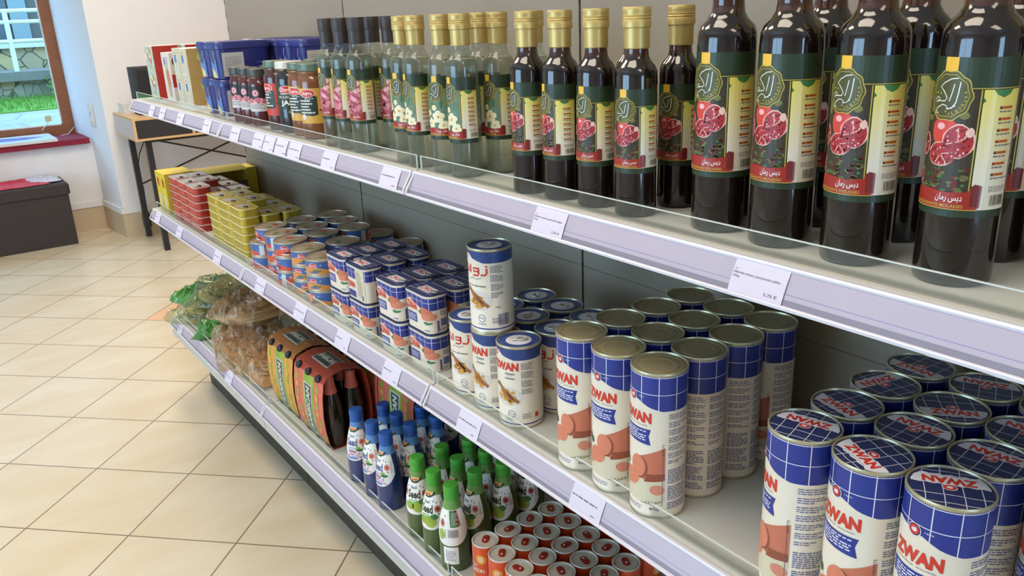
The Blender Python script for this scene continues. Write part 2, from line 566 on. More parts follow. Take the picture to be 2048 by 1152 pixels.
class Art:
    def __init__(s, seed=1):
        s.it = []
        s.r = random.Random(seed)

    def add(s, v, f, m, l):
        s.it.append((v, f, m, l))

    def poly(s, pts, m, l=1):
        s.add(list(pts), [tuple(range(len(pts)))], m, l)

    def rect(s, x0, y0, x1, y1, m, l=1):
        s.poly([(x0, y0), (x1, y0), (x1, y1), (x0, y1)], m, l)

    def ell(s, cx, cy, rx, ry, m, l=1, n=20, wob=0, k=0, ph=0):
        s.poly([(cx + rx * (1 + wob * math.cos(k * 2 * PI * i / n)) * math.cos(2 * PI * i / n + ph), cy + ry * (1 + wob * math.cos(k * 2 * PI * i / n)) * math.sin(2 * PI * i / n + ph)) for i in range(n)], m, l)

    def blob(s, cx, cy, rx, ry, m, l=1, n=14, j=0.18):
        s.poly([(cx + rx * (1 + s.r.uniform(-j, j)) * math.cos(2 * PI * i / n), cy + ry * (1 + s.r.uniform(-j, j)) * math.sin(2 * PI * i / n)) for i in range(n)], m, l)

    def ring(s, cx, cy, rx, ry, w, m, l=1, n=28, wob=0, k=0):
        v = []
        for i in range(n):
            a = 2 * PI * i / n
            q = 1 + wob * math.cos(k * a)
            v.append((cx + rx * q * math.cos(a), cy + ry * q * math.sin(a)))
            v.append((cx + (rx * q - w) * math.cos(a), cy + (ry * q - w) * math.sin(a)))
        f = [(2 * i, 2 * ((i + 1) % n), 2 * ((i + 1) % n) + 1, 2 * i + 1) for i in range(n)]
        s.add(v, f, m, l)

    def stroke(s, pts, w, m, l=1):
        v = []
        n = len(pts)
        for i in range(n):
            a = pts[max(0, i - 1)]; b = pts[min(n - 1, i + 1)]
            dx, dy = b[0] - a[0], b[1] - a[1]
            q = math.hypot(dx, dy) or 1
            nx, ny = -dy / q * w / 2, dx / q * w / 2
            v += [(pts[i][0] + nx, pts[i][1] + ny), (pts[i][0] - nx, pts[i][1] - ny)]
        s.add(v, [(2 * i, 2 * i + 1, 2 * i + 3, 2 * i + 2) for i in range(n - 1)], m, l)

    def text(s, t, x0, y0, x1, y1, m, l=2, bold=0.0, rot=0.0):
        v, f = text_geo(t, bold)
        w, h = x1 - x0, y1 - y0
        cx, cy = (x0 + x1) / 2, (y0 + y1) / 2
        ca, sa = math.cos(rot), math.sin(rot)
        out = []
        for p in v:
            x, y = (p[0] - 0.5) * w, (p[1] - 0.5) * h
            out.append((cx + x * ca - y * sa, cy + x * sa + y * ca))
        s.add(out, f, m, l)

    def lines(s, x0, y0, x1, y1, n, m, l=2, t=0.42, gap=0):
        """blocks of print too fine to read: broken thin rules"""
        dy = (y1 - y0) / n
        for i in range(n):
            if gap and i % gap == gap - 1:
                continue
            y = y1 - (i + 0.5) * dy
            x = x0
            end = x1 - s.r.random() ** 3 * (x1 - x0) * 0.5
            while x < end:
                w = s.r.uniform(0.06, 0.22) * (x1 - x0)
                s.rect(x, y - dy * t / 2, min(x + w, end), y + dy * t / 2, m, l)
                x += w + 0.035 * (x1 - x0)

    def barcode(s, x0, y0, x1, y1, m, l=2):
        x = x0
        while x < x1:
            w = s.r.uniform(0.012, 0.05) * (x1 - x0)
            s.rect(x, y0, min(x + w, x1), y1, m, l)
            x += w + s.r.uniform(0.012, 0.045) * (x1 - x0)

    def map(s, fn):
        for i, (v, f, m, l) in enumerate(s.it):
            s.it[i] = ([fn(*p) for p in v], f, m, l)
        return s

    def wrap(s, mb, fn, ub=(), vb=()):
        """lay the artwork on a surface; fn(u, v, layer) -> point; split at the facet lines ub, vb"""
        bm = bmesh.new()
        for v, f, m, l in s.it:
            vs = [bm.verts.new((p[0], p[1], l * 1e-3)) for p in v]
            mi = mb.mi(m)
            for q in f:
                if len(set(q)) < 3:
                    continue
                try:
                    fc = bm.faces.new([vs[i] for i in q])
                    fc.material_index = mi
                except ValueError:
                    pass
        big = [f for f in bm.faces if len(f.verts) > 4]
        if big:
            bmesh.ops.triangulate(bm, faces=big)
        for c in ub:
            g = [f for f in bm.faces if min(v.co.x for v in f.verts) < c - 1e-7 and max(v.co.x for v in f.verts) > c + 1e-7]
            if g:
                ge = list({e for f in g for e in f.edges}); gv = list({v for f in g for v in f.verts})
                bmesh.ops.bisect_plane(bm, geom=g + ge + gv, plane_co=(c, 0, 0), plane_no=(1, 0, 0), dist=1e-7)
        for c in vb:
            g = [f for f in bm.faces if min(v.co.y for v in f.verts) < c - 1e-7 and max(v.co.y for v in f.verts) > c + 1e-7]
            if g:
                ge = list({e for f in g for e in f.edges}); gv = list({v for f in g for v in f.verts})
                bmesh.ops.bisect_plane(bm, geom=g + ge + gv, plane_co=(0, c, 0), plane_no=(0, 1, 0), dist=1e-7)
        bm.normal_update()
        b = len(mb.v)
        bm.verts.index_update()
        for v in bm.verts:
            mb.v.append(tuple(fn(v.co.x, v.co.y, round(v.co.z * 1e3))))
        for f in bm.faces:
            ix = [b + v.index for v in f.verts]
            if f.normal.z < 0:
                ix.reverse()
            mb.f.append(tuple(ix)); mb.m.append(f.material_index)
        bm.free()
        return mb


def cyl_wrap(art, mb, r, seg=SEG, prof=None, vb=()):
    """wrap round a lathe of reference radius r; prof(z) gives the true radius there"""
    st = 2 * PI / seg * r
    us = [p[0] for it in art.it for p in it[0]]
    k0, k1 = math.ceil(min(us) / st), math.floor(max(us) / st)

    def fn(u, v, l):
        a = u / r
        k = math.floor(a / (2 * PI / seg) + 1e-6)
        f = a / (2 * PI / seg) - k
        rr = (prof(v) if prof else r) + 0.00018 + 0.00011 * l
        a0, a1 = k * 2 * PI / seg, (k + 1) * 2 * PI / seg
        x = (1 - f) * math.sin(a0) + f * math.sin(a1)
        y = -(1 - f) * math.cos(a0) - f * math.cos(a1)
        return (rr * x, rr * y, v)
    return art.wrap(mb, fn, [k * st for k in range(k0, k1 + 1)], vb)


def flat_wrap(art, mb, z, ang=0.0, eps=0.00012):
    ca, sa = math.cos(ang), math.sin(ang)
    return art.wrap(mb, lambda u, v, l: (u * ca - v * sa, u * sa + v * ca, z + eps * (l + 1)))


# ------------------------------------------------------------------ naming / labels
def tag(o, label, cat, group=None):
    o['label'] = label
    o['category'] = cat
    if group:
        o['group'] = group
    return o


def stru(o):
    o['kind'] = 'structure'
    return o


def thing(name, label=None, cat=None, loc=(0, 0, 0), rz=0.0, group=None):
    o = bpy.data.objects.new(name, None)
    COL.objects.link(o)
    o.empty_display_size = 0.02
    o.location = loc
    o.rotation_euler = (0, 0, rz)
    if label:
        tag(o, label, cat, group)
    return o


def dup(root, loc, rz, label=None, group=None, cat=None):
    r = root.copy(); COL.objects.link(r)
    r.location = loc; r.rotation_euler = (0, 0, rz)
    if label:
        r['label'] = label
    if group:
        r['group'] = group
    if cat:
        r['category'] = cat
    for ch in list(root.children):
        c = ch.copy(); COL.objects.link(c); c.parent = r
        for g in list(ch.children):
            d = g.copy(); COL.objects.link(d); d.parent = c
    return r


class Kind:
    """first placing uses the original, later ones copy it"""
    def __init__(s, root):
        s.root = root; s.used = False

    def put(s, x, y, z, front, label, cat, group=None):
        rz = R(front + 90)       # front = world direction (degrees) that the printed front faces
        if not s.used:
            s.used = True
            s.root.location = (x, y, z); s.root.rotation_euler = (0, 0, rz)
            tag(s.root, label, cat, group)
            return s.root
        return dup(s.root, (x, y, z), rz, label, group, cat)


ORD = ['first', 'second', 'third', 'fourth', 'fifth', 'sixth', 'seventh', 'eighth', 'ninth']
# ------------------------------------------------------------------ product kinds
def interp(prof):
    def f(z):
        for (r0, z0), (r1, z1) in zip(prof, prof[1:]):
            if z0 <= z <= z1 and z1 > z0:
                return r0 + (r1 - r0) * (z - z0) / (z1 - z0)
        return prof[-1][0]
    return f


def seal(a, cx, cy, k, l=5):
    a.ell(cx, cy, .0208 * k, .0208 * k, 'gold_line', l, n=48, wob=.035, k=10)
    a.ell(cx, cy, .0199 * k, .0199 * k, 'seal_olive', l + 1, n=48, wob=.035, k=10)
    a.ring(cx, cy, .0178 * k, .0178 * k, .0005 * k, 'gold_line', l + 2, n=48, wob=.03, k=10)

    def P(*q):
        return [(cx + (x - 893) / 150 * .0232 * k, cy - (y - 312) / 150 * .0205 * k) for x, y in q]
    for q, w in ((((944, 205), (905, 210), (862, 236), (840, 262), (868, 288), (892, 326), (878, 345), (850, 346), (826, 345)), 1.0),
                 (((957, 226), (951, 300), (944, 350), (925, 384), (892, 392)), 1.1),
                 (((926, 240), (916, 300), (906, 345)), 1.0),
                 (((842, 418), (818, 424), (830, 392), (866, 366), (890, 372), (906, 392), (944, 368)), .9),
                 (((806, 345), (824, 322), (842, 330), (838, 348), (812, 356)), .7)):
        a.stroke(P(*q), .0008 * k * w, 'text_white', l + 3)
    for q in ((800, 300), (820, 296), (892, 408), (846, 300)):
        c = P(q)[0]
        a.ell(c[0], c[1], .0008 * k, .0008 * k, 'gold_line', l + 3, n=6)
    for i, ch in enumerate('ALBARAKA'):
        t = R(-78 + i * 13)
        x, y = cx + .0152 * k * math.cos(t), cy + .0152 * k * math.sin(t)
        a.text(ch, x - .0011 * k, y - .0013 * k, x + .0011 * k, y + .0013 * k, 'gold_line', l + 3, 0, t + PI / 2)


def albaraka_art(kind, seed=3):
    a = Art(seed)
    a.rect(-.078, .064, .064, .198, 'label_green', 0)
    a.rect(-.0655, .071, -.0305, .172, 'label_cream', 1)
    a.lines(-.062, .085, -.036, .16, 24, 'ink_grey', 2)
    a.rect(-.030, .0712, .0262, .172, 'label_black' if kind == 'pom' else ('pink_deep' if kind == 'rose' else 'flower_bg'), 1)
    a.rect(.0262, .086, .0272, .172, 'gold_line', 3)
    a.rect(-.0305, .0712, -.0298, .172, 'gold_line', 3)
    a.rect(-.030, .1728, .064, .1735, 'gold_line', 1)
    a.rect(.0285, .071, .0635, .172, 'label_cream', 1)
    a.poly([(.036, .172), (.039, .168), (.045, .1655), (.051, .168), (.054, .172)], 'leaf_green', 2)
    a.poly([(.0285, .166), (.031, .163), (.0285, .161)], 'leaf_green', 2)
    for i in range(7):
        y = .156 - i * .0093
        a.rect(.0425, y, .056, y + .0026, 'orange_pill', 2)
        a.rect(.0425, y + .0002, .0450, y + .0022, 'print_darkred' if i % 2 else 'ink_dark', 3)
        a.rect(.046, y + .0008, .055, y + .0018, 'print_red', 3)
        a.lines(.0425, y - .0032, .0625, y - .0008, 1, 'ink_grey', 2, .5)
    a.lines(.0425, .0862, .062, .0915, 4, 'ink_grey', 2)
    a.barcode(.0455, .0745, .0615, .0835, 'barcode_dark', 2)
    if kind == 'pom':
        for i in range(60):
            a.blob(a.r.uniform(-.028, .025), a.r.uniform(.086, .106), a.r.uniform(.0012, .004), .0012, a.r.choice(['leaf_olive', 'leaf_olive', 'leaf_green', 'print_darkred']), 2, n=7)
        for i in range(10):
            a.blob(a.r.uniform(-.028, .02), a.r.uniform(.146, .17), .004, .003, 'leaf_olive', 2, n=7)
        a.blob(.000, .137, .0125, .0125, 'pom_red', 3, j=.05)
        a.poly([(-.010, .146), (-.013, .152), (-.008, .149), (-.006, .153), (-.004, .148)], 'pom_red', 3)
        a.ell(-.003, .141, .004, .003, 'pink_pale', 4, n=12)
        for cx, cy, rx, ry, n in ((.0135, .129, .0135, .0145, 46), (.000, .1175, .0135, .0105, 34), (-.0215, .124, .0075, .0105, 18), (-.0235, .095, .006, .007, 14)):
            a.blob(cx, cy, rx, ry, 'pom_pith', 4, n=18, j=.05)
            a.blob(cx, cy, rx * .92, ry * .92, 'pom_flesh', 5, n=18, j=.05)
            for i in range(3):
                t = a.r.uniform(0, 6.28)
                a.stroke([(cx, cy), (cx + rx * .8 * math.cos(t), cy + ry * .8 * math.sin(t))], .0008, 'pom_pith', 6)
            for i in range(n):
                t, q = a.r.uniform(0, 6.28), math.sqrt(a.r.random()) * .82
                a.ell(cx + rx * q * math.cos(t), cy + ry * q * math.sin(t), .0009, .0011, 'pom_seed' if i % 5 else 'pink_pale', 7, n=6)
        a.blob(.022, .137, .0035, .004, 'pom_pith', 8, n=9)
    elif kind == 'rose':
        for i in range(34):
            y = a.r.uniform(.092, .168)
            m = 'pink_pale' if y > .125 and i % 2 else ('pink_flower' if i % 3 else 'pink_deep')
            x = a.r.uniform(-.028, .024)
            a.blob(x, y, .0062, .0062, m, 2 + i % 4, n=9)
            a.ring(x, y, .0040, .0036, .0006, 'pink_flower' if m != 'pink_flower' else 'pink_pale', 6, n=9)
        for i in range(6):
            a.blob(-.01 + a.r.uniform(-.01, .02), a.r.uniform(.098, .112), .006, .006, 'pink_flower', 6, n=9)
    else:
        for i in range(14):
            a.blob(a.r.uniform(-.028, .025), a.r.uniform(.125, .168), .003, .009, a.r.choice(['leaf_green', 'flower_bg', 'leaf_olive']), 2, n=8)
        for cx, cy, q in ((.005, .112, 1.0), (-.014, .098, .8), (.016, .093, .8), (-.004, .132, .45), (-.02, .12, .5)):
            for i in range(5):
                t = i * 1.256 + cx * 60
                a.ell(cx + .0085 * q * math.cos(t), cy + .0085 * q * math.sin(t), .0068 * q, .0062 * q, 'flower_cream', 3 + i % 2, n=12)
            a.ell(cx, cy, .003 * q, .003 * q, 'flower_core', 6, n=10)
    a.poly([(-.030, .0712), (.033, .0712), (.0362, .0735), (.0365, .092), (.031, .0935), (.0285, .0915), (.0265, .087), (.012, .0855), (-.008, .0875), (-.030, .0855)], 'print_red', 7)
    a.poly([(.0285, .0745), (.0362, .0735), (.0365, .092), (.031, .0935), (.0285, .0915)], 'print_darkred', 8)
    a.rect(-.030, .0706, .034, .0713, 'gold_line', 8)
    a.text('\uFEE5\uFE8E\uFEE3\uFEAD \uFEB2\uFE91\uFEA9' if kind == 'pom' else '\uFEA9\uFEAD\uFEED \uFE80\uFE8E\uFEE3', .001, .0768, .0225, .0845, 'text_white', 9, .012)
    if kind == 'pom':
        a.text('POMEGRANATE MOLASSES', -.0245, .0725, .0240, .0752, 'gold_line', 9, .01)
    else:
        a.lines(-.02, .0722, .022, .0756, 1, 'gold_line', 9, .6)
    a.rect(-.0065, .182, .0060, .198, 'gold_yellow', 4)
    seal(a, .0, .1665, 1.0)
    return a


LARGE = [(.0, 0), (.0295, 0), (.0328, .0035), (.0332, .012), (.0326, .12), (.0318, .205), (.0312, .217), (.0285, .2245), (.022, .231), (.0180, .2375), (.0168, .246), (.0166, .262)]
SMALL = [(.0, 0), (.0228, 0), (.0256, .003), (.0258, .010), (.0255, .10), (.0250, .165), (.0245, .1745), (.0215, .181), (.0165, .1865), (.0144, .192), (.0138, .198), (.0138, .210)]


def make_bottle(name, kind, big, capmat):
    t = thing(name)
    prof = LARGE if big else SMALL
    k = 1.0 if big else .0258 / .033
    mb = MB()
    if kind == 'pom':
        mb.lathe(prof[1:], ['dark_glass'] * 8 + ['neck_glass'] * 3, cap0='dark_glass', cap1='dark_glass')
        mb.build('glass_body', t)
    else:
        mb.lathe(prof[1:], 'bottle_clear', cap0='bottle_clear')
        mb.build('glass_body', t)
        lq = MB()
        lq.lathe([(r_ - .0018, max(z_, .004)) for r_, z_ in prof[1:8]], 'bottle_clear', cap0='bottle_clear', cap1='edge_clear')
        lq.build('liquid', t)
    a = albaraka_art(kind)
    if not big:
        def mp(u, v):
            if v <= .071: v2 = .055 + (v - .064)
            elif v <= .172: v2 = .062 + (v - .071) * .072 / .101
            else: v2 = .134 + (v - .172) * .021 / .026
            return (u * k, v2)
        a.map(mp)
    lb = MB()
    cyl_wrap(a, lb, .033 * k, prof=interp(prof))
    lb.build('label', t, smooth=0, fix=False)
    z0 = .252 if big else .200
    q = .0180 / .0146 if big else 1.0
    h = .0245
    sl = MB()
    sl.lathe([(.0142 * q, z0), (.0150 * q, z0 + .001), (.0152 * q, z0 + h)], capmat)
    sl.build('neck_sleeve', t)
    cp = MB()
    r = .0166 * q
    if capmat == 'gold_cap':
        cp.lathe([(r - .001, z0 + h - .001), (r, z0 + h), (r + .0002, z0 + h + .007), (r - .0005, z0 + h + .0085), (r + .0002, z0 + h + .010), (r - .0004, z0 + h + .0115), (r + .0002, z0 + h + .013), (r - .0004, z0 + h + .015), (r, z0 + h + .017), (r, z0 + h + .0205), (r - .0008, z0 + h + .0222)], capmat, cap1=capmat)
    else:
        cp.lathe([(.0152, z0 + h - .002), (.0162, z0 + h + .002), (.0164, z0 + h + .021), (.0158, z0 + h + .0225)], capmat, cap1=capmat)
    cp.build('screw_cap', t)
    return Kind(t)


K_BIG = make_bottle('molasses_bottle', 'pom', True, 'gold_cap')
K_SMALL = make_bottle('molasses_bottle', 'pom', False, 'gold_cap')
K_ROSE = make_bottle('rose_water_bottle', 'rose', False, 'black_cap')
K_BLOSSOM = make_bottle('blossom_water_bottle', 'blossom', False, 'gold_cap')


def can_shell(t, r, h, bands, lidmat, rim='can_rim', body='can_body', lid='lid', recess=.0022):
    """bands: [(z_top, material)...] from the bottom; returns lid height"""
    mb = MB()
    prof = [(r - .0035, .0025), (r - .003, 0), (r, 0), (r + .0006, .0008), (r + .0006, .0026), (r, .0038)]
    ms = [rim] * 5
    for z, m in bands:
        prof.append((r, z)); ms.append(m)
    mb.lathe(prof, ms, cap0=rim)
    mb.build(body, t)
    ld = MB()
    zl = h - recess
    ld.lathe([(r, h - .0045), (r + .0006, h - .0032), (r + .0006, h - .001), (r, h), (r - .0010, h), (r - .0016, zl), (r * .80, zl), (r * .79, zl - .0006), (r * .70, zl - .0006), (r * .69, zl), (r * .5, zl), (r * .49, zl - .0004), (r * .40, zl - .0004)],
             [rim] * 5 + [lidmat] * 7, cap1=lidmat)
    ld.build(lid, t)
    return zl


def pull_ring(t, x, y, z, ang, m='can_silver', s=1.0):
    mb = MB()
    ca, sa = math.cos(ang), math.sin(ang)
    pts = []
    for i in range(17):
        q = 2 * PI * i / 16
        px, py = .0085 * s * math.cos(q), .0065 * s * math.sin(q)
        pts.append((x + px * ca - py * sa, y + px * sa + py * ca, z + .0022))
    mb.tube(pts, .0012 * s, m, 6)
    mb.tube([(x - .0085 * s * ca, y - .0085 * s * sa, z + .002), (x - .016 * s * ca, y - .016 * s * sa, z + .0012)], .0022 * s, m, 6)
    mb.build('pull_tab', t)


def z_seal(a, x, y, r, l=5):
    a.ell(x, y, r * 1.12, r * 1.12, 'z_line', l, n=20)
    a.ell(x, y, r, r, 'z_navy', l + 1, n=20)
    a.ell(x, y, r * .82, r * .82, 'z_red', l + 2, n=20)
    a.blob(x, y - r * .05, r * .42, r * .36, 'z_line', l + 3, n=8, j=.25)
    a.stroke([(x - r * .3, y + r * .3), (x, y + r * .1), (x + r * .35, y + r * .4)], r * .12, 'z_line', l + 3)


def z_edge(u):
    """lower edge of the blue printed field round the tall can"""
    pts = [(-.120, .158), (-.06, .158), (-.040, .166), (-.028, .1765), (-.012, .1735), (.005, .1705), (.022, .1625), (.040, .1580), (.120, .158)]
    for (a, b), (c, d) in zip(pts, pts[1:]):
        if a <= u <= c:
            return b + (d - b) * (u - a) / (c - a)
    return .158


def zwan_tall_art(seed=5):
    a = Art(seed)
    c = 2 * PI * .0375
    a.poly([(-.06, .1575)] + [(u / 1000., z_edge(u / 1000.)) for u in range(-60, 45, 5)] + [(.042, .1575)], 'z_white', 1)
    n = 10
    for i in range(n):
        u = -c / 2 + (i + .45) * c / n
        a.rect(u - .0005, max(z_edge(u), .158), u + .0005, .2062, 'z_line', 2)
    for z in (.1808, .2046):
        a.rect(-c / 2, z - .00045, c / 2, z + .00045, 'z_line', 2)
    z_seal(a, -.004, .1745, .0062)
    a.text('ZWAN', -.0262, .1395, .0252, .1548, 'z_red', 3, .055)
    a.text('HOLLAND', .002, .1353, .020, .1372, 'ink_grey', 3, 0)
    a.lines(-.022, .1353, -.001, .1372, 1, 'ink_grey', 3)
    a.text('1889', .006, .1752, .014, .1768, 'z_line', 4, 0)
    a.poly([(-.028, .131), (.0245, .131), (.0215, .121), (.0245, .1085), (-.012, .111), (-.028, .116)], 'z_blue', 2)
    a.lines(-.022, .1135, .018, .129, 5, 'z_line', 3, .5)
    # picture of sliced luncheon sausage on a plate
    a.poly([(-.040, .030), (-.020, .0235), (.010, .0225), (.044, .027), (.044, .060), (-.04, .06)], 'z_cream', 2)
    a.poly([(.006, .0885), (.044, .1065), (.044, .062), (.020, .056), (.006, .058)], 'ham', 3)
    a.poly([(.020, .066), (.044, .068), (.044, .058), (.016, .0535)], 'ham_shade', 4)
    a.ell(.009, .0735, .0125, .0165, 'ham_shade', 4, n=20, ph=.3)
    a.ell(.006, .0745, .0120, .0160, 'ham_face', 5, n=20, ph=.3)
    a.ell(-.006, .0555, .0140, .0125, 'ham_face', 6, n=20)
    a.ell(.034, .0435, .0100, .0075, 'ham_pink', 6, n=18)
    a.ell(-.022, .045, .0110, .009, 'ham_pink', 5, n=18)
    for i in range(7):
        a.blob(-.024 + a.r.uniform(-.006, .008), .075 + a.r.uniform(-.009, .009), .0035, .003, 'leaf_green' if i % 2 else 'leaf_olive', 4, n=7)
    a.stroke([(.012, .0215), (.025, .0215), (.040, .0255)], .0007, 'leaf_olive', 6)
    for i in range(5):
        a.stroke([(.018 + i * .0045, .0215 + i * .0006), (.020 + i * .0045, .0250 + i * .0006)], .001, 'leaf_olive', 6)
    a.text('850g', .024, .0115, .037, .0160, 'ink_blue', 3, .02)
    a.lines(-.020, .010, .018, .017, 2, 'ink_blue', 3, .3)
    a.rect(.0405, .020, .0412, .104, 'ink_grey', 7)
    a.lines(.0395, .095, .0425, .112, 6, 'ink_grey', 7)
    # columns of fine print all the way round the back
    for x0, x1 in ((.048, .080), (.085, .115), (-.115, -.083), (-.078, -.047)):
        a.lines(x0, .082, x1, .154, 26, 'ink_blue', 2, .42, 4)
        a.lines(x0, .014, x1, .074, 22, 'ink_blue', 2, .5, 9)
    return a


def make_zwan_tall(name, lidkind):
    t = thing(name)
    r = .0370 if lidkind == 'plain' else .0385
    zl = can_shell(t, r, .21, [(.158, 'z_white'), (.2062, 'z_blue')], 'can_olive' if lidkind == 'plain' else 'z_navy')
    a = zwan_tall_art()
    a.map(lambda u, v: (u * r / .0375, v))
    lb = MB()
    cyl_wrap(a, lb, r)
    lb.build('label', t, smooth=0, fix=False)
    return t, zl


K_TALL = Kind(make_zwan_tall('luncheon_can', 'plain')[0])


def make_lid_art(zl):
    a = Art(9)
    rr = .0365

    def cl(x, y):
        q = math.hypot(x, y)
        return (x, y) if q <= rr else (x * rr / q, y * rr / q)
    a.ell(0, 0, rr, rr, 'z_navy', 1, n=48)
    for x in (-.026, -.010, .007, .023):
        h = math.sqrt(rr * rr - x * x)
        a.stroke([(x, -h), (x + .0006, -h / 2), (x, 0), (x - .0004, h / 2), (x, h)], .0008, 'z_line', 2)
    for y in (-.0285, .0135, .0275):
        h = math.sqrt(rr * rr - y * y)
        a.stroke([(-h, y), (-h / 2, y + .0006), (0, y - .0005), (h / 2, y + .0006), (h, y)], .0008, 'z_line', 2)
    top = [(x / 1000., -.0042 + .0008 * ((i % 3) - 1)) for i, x in enumerate(range(34, -35, -4))]
    bot = [(x / 1000., -.0225 + .0008 * ((i % 3) - 1)) for i, x in enumerate(range(-27, 28, 4))]
    a.poly([cl(*p) for p in [(-.034, -.008), (-.031, -.0165)] + bot + [(.031, -.0165), (.034, -.008)] + top], 'z_line', 3)
    a.text('ZWAN', -.0240, -.0178, .0240, -.0058, 'z_red', 4, .05)
    a.lines(-.018, -.0208, .018, -.0194, 1, 'ink_grey', 4)
    a.ell(.001, .0005, .0068, .0052, 'z_line', 4, n=18)
    a.ell(.001, .0005, .0060, .0045, 'z_red', 5, n=18)
    a.ell(.001, .0005, .0030, .0020, 'z_line', 6, n=8)
    return a


LIDART = MB()
flat_wrap(make_lid_art(0), LIDART, 0.21 - .0022)
LIDMESH = LIDART.build('lid_print', None, smooth=0, fix=False)
ZLP, _ = make_zwan_tall('printed_lid_luncheon_can', 'printed')
LIDMESH.parent = ZLP
K_TALLP = Kind(ZLP)


def franks_art():
    a = Art(21)
    r = .0366
    c = 2 * PI * r
    n = 56
    for i in range(n):
        u = -c / 2 + i * c / n
        a.rect(u - .0002, .121, u + .0002, .1402, 'z_navy', 1)
    for i in range(6):
        z = .1225 + i * .0033
        a.rect(-c / 2, z - .0002, c / 2, z + .0002, 'z_navy', 1)
    for off, ar in ((0, False), (c * 160 / 360., True)):
        U = lambda x: off + x
        a.poly([(U(-.034), .1205), (U(-.034), .128), (U(-.028), .134), (U(-.012), .134), (U(-.004), .1275), (U(.018), .1208)], 'z_white', 2)
        z_seal(a, U(-.020 if not ar else -.022), .1285, .0042, 3)
        if ar:
            for st in ([(.0225, .1125), (.0225, .1050), (.0200, .1012), (.0120, .1012)], [(.0090, .1118), (-.0020, .1118), (-.0020, .1065), (.0090, .1065)],
                       [(.0085, .1132), (.0085, .1025), (.0060, .0998), (-.0030, .0998)], [(-.0090, .1170), (-.0090, .1030)], [(-.0145, .1120), (-.0145, .1042), (-.0240, .1042), (-.0240, .1120)]):
                a.stroke([(U(p), q) for p, q in st], .0030, 'z_red', 3)
            a.rect(U(.0205), .1145, U(.0240), .1172, 'z_red', 3)
            a.rect(U(-.0210), .1130, U(-.0180), .1158, 'z_red', 3)
            a.stroke([(U(-.012), .092), (U(-.004), .0955), (U(.004), .093), (U(.014), .0965)], .0007, 'ink_dark', 3)
            a.text('GRANDES', U(-.002), .0805, U(.020), .0832, 'ink_dark', 3, .02)
            a.lines(U(-.020), .0805, U(-.004), .0832, 1, 'ink_dark', 3)
        else:
            a.text('ZWAN', U(-.0255), .1025, U(.0245), .1168, 'z_red', 3, .055)
            a.text('6 FRANKS', U(.000), .0955, U(.0175), .0985, 'ink_dark', 3, .02)
            a.text('6 FRANKS', U(.000), .0875, U(.0175), .0905, 'ink_dark', 3, .02)
            a.lines(U(.003), .0935, U(.013), .0945, 1, 'ink_grey', 3)
        # plate of sausages and chips
        a.ell(U(.004), .057, .025, .0165, 'box_white', 2, n=24)
        for i in range(26):
            a.blob(U(-.012 + a.r.uniform(0, .028)), .053 + a.r.uniform(-.008, .014) - .0, .0045, .003, 'food_gold', 3 + i % 3, n=8)
        for i in range(4):
            x = -.012 + i * .005
            a.stroke([(U(x), .074 - i * .003), (U(x + .010), .064 - i * .003), (U(x + .020), .0535 - i * .002)], .0055, 'food_brown' if i % 2 == 0 else 'pack_brown', 6 + i % 2)
        a.blob(U(-.016), .075, .0045, .004, 'leaf_olive', 8, n=8)
        a.ring(U(.010), .0265, .0065, .0065, .0009, 'ink_blue', 3, n=20)
        a.stroke([(U(.006), .0265), (U(.009), .028), (U(.011), .0255), (U(.014), .0275)], .0009, 'ink_blue', 3)
        a.lines(U(.003), .0150, .018 + off, .0185, 2, 'ink_grey', 3)
        a.lines(U(.028), .062, U(.049), .117, 22, 'ink_grey', 3, .5, 6)
        a.lines(U(.028), .018, U(.046), .028, 5, 'ink_grey', 3)
    a.rect(.050, .018, .057, .026, 'z_red', 3)
    a.text('440g', c * 160 / 360. + .034, .0445, c * 160 / 360. + .042, .0475, 'ink_blue', 4, .02)
    a.barcode(c * 160 / 360. + .038, .014, c * 160 / 360. + .058, .034, 'barcode_blue', 4)
    a.rect(-c / 2, .0075, c / 2, .0095, 'z_blue', 2)
    # bring panels that run past the seam back round
    return a


def make_franks():
    t = thing('franks_can')
    r = .0366
    zl = can_shell(t, r, .144, [(.121, 'z_white'), (.1402, 'z_check')], 'z_check', rim='can_rim')
    lb = MB()
    cyl_wrap(franks_art(), lb, r)
    lb.build('label', t, smooth=0, fix=False)
    a = Art(4)
    a.ell(0, 0, .021, .021, 'z_line', 1, n=32)
    a.stroke([(-.008, -.006), (-.004, -.009), (0, -.006)], .0016, 'z_red', 2)
    lp = MB()
    flat_wrap(a, lp, zl)
    lp.build('lid_print', t, smooth=0, fix=False)
    pull_ring(t, .004, .004, zl, 0.9)
    return Kind(t)


K_FRANKS = make_franks()


# ---- small tapered luncheon tins (rounded rectangle)
ZW, ZD, ZR = .050, .092, .017


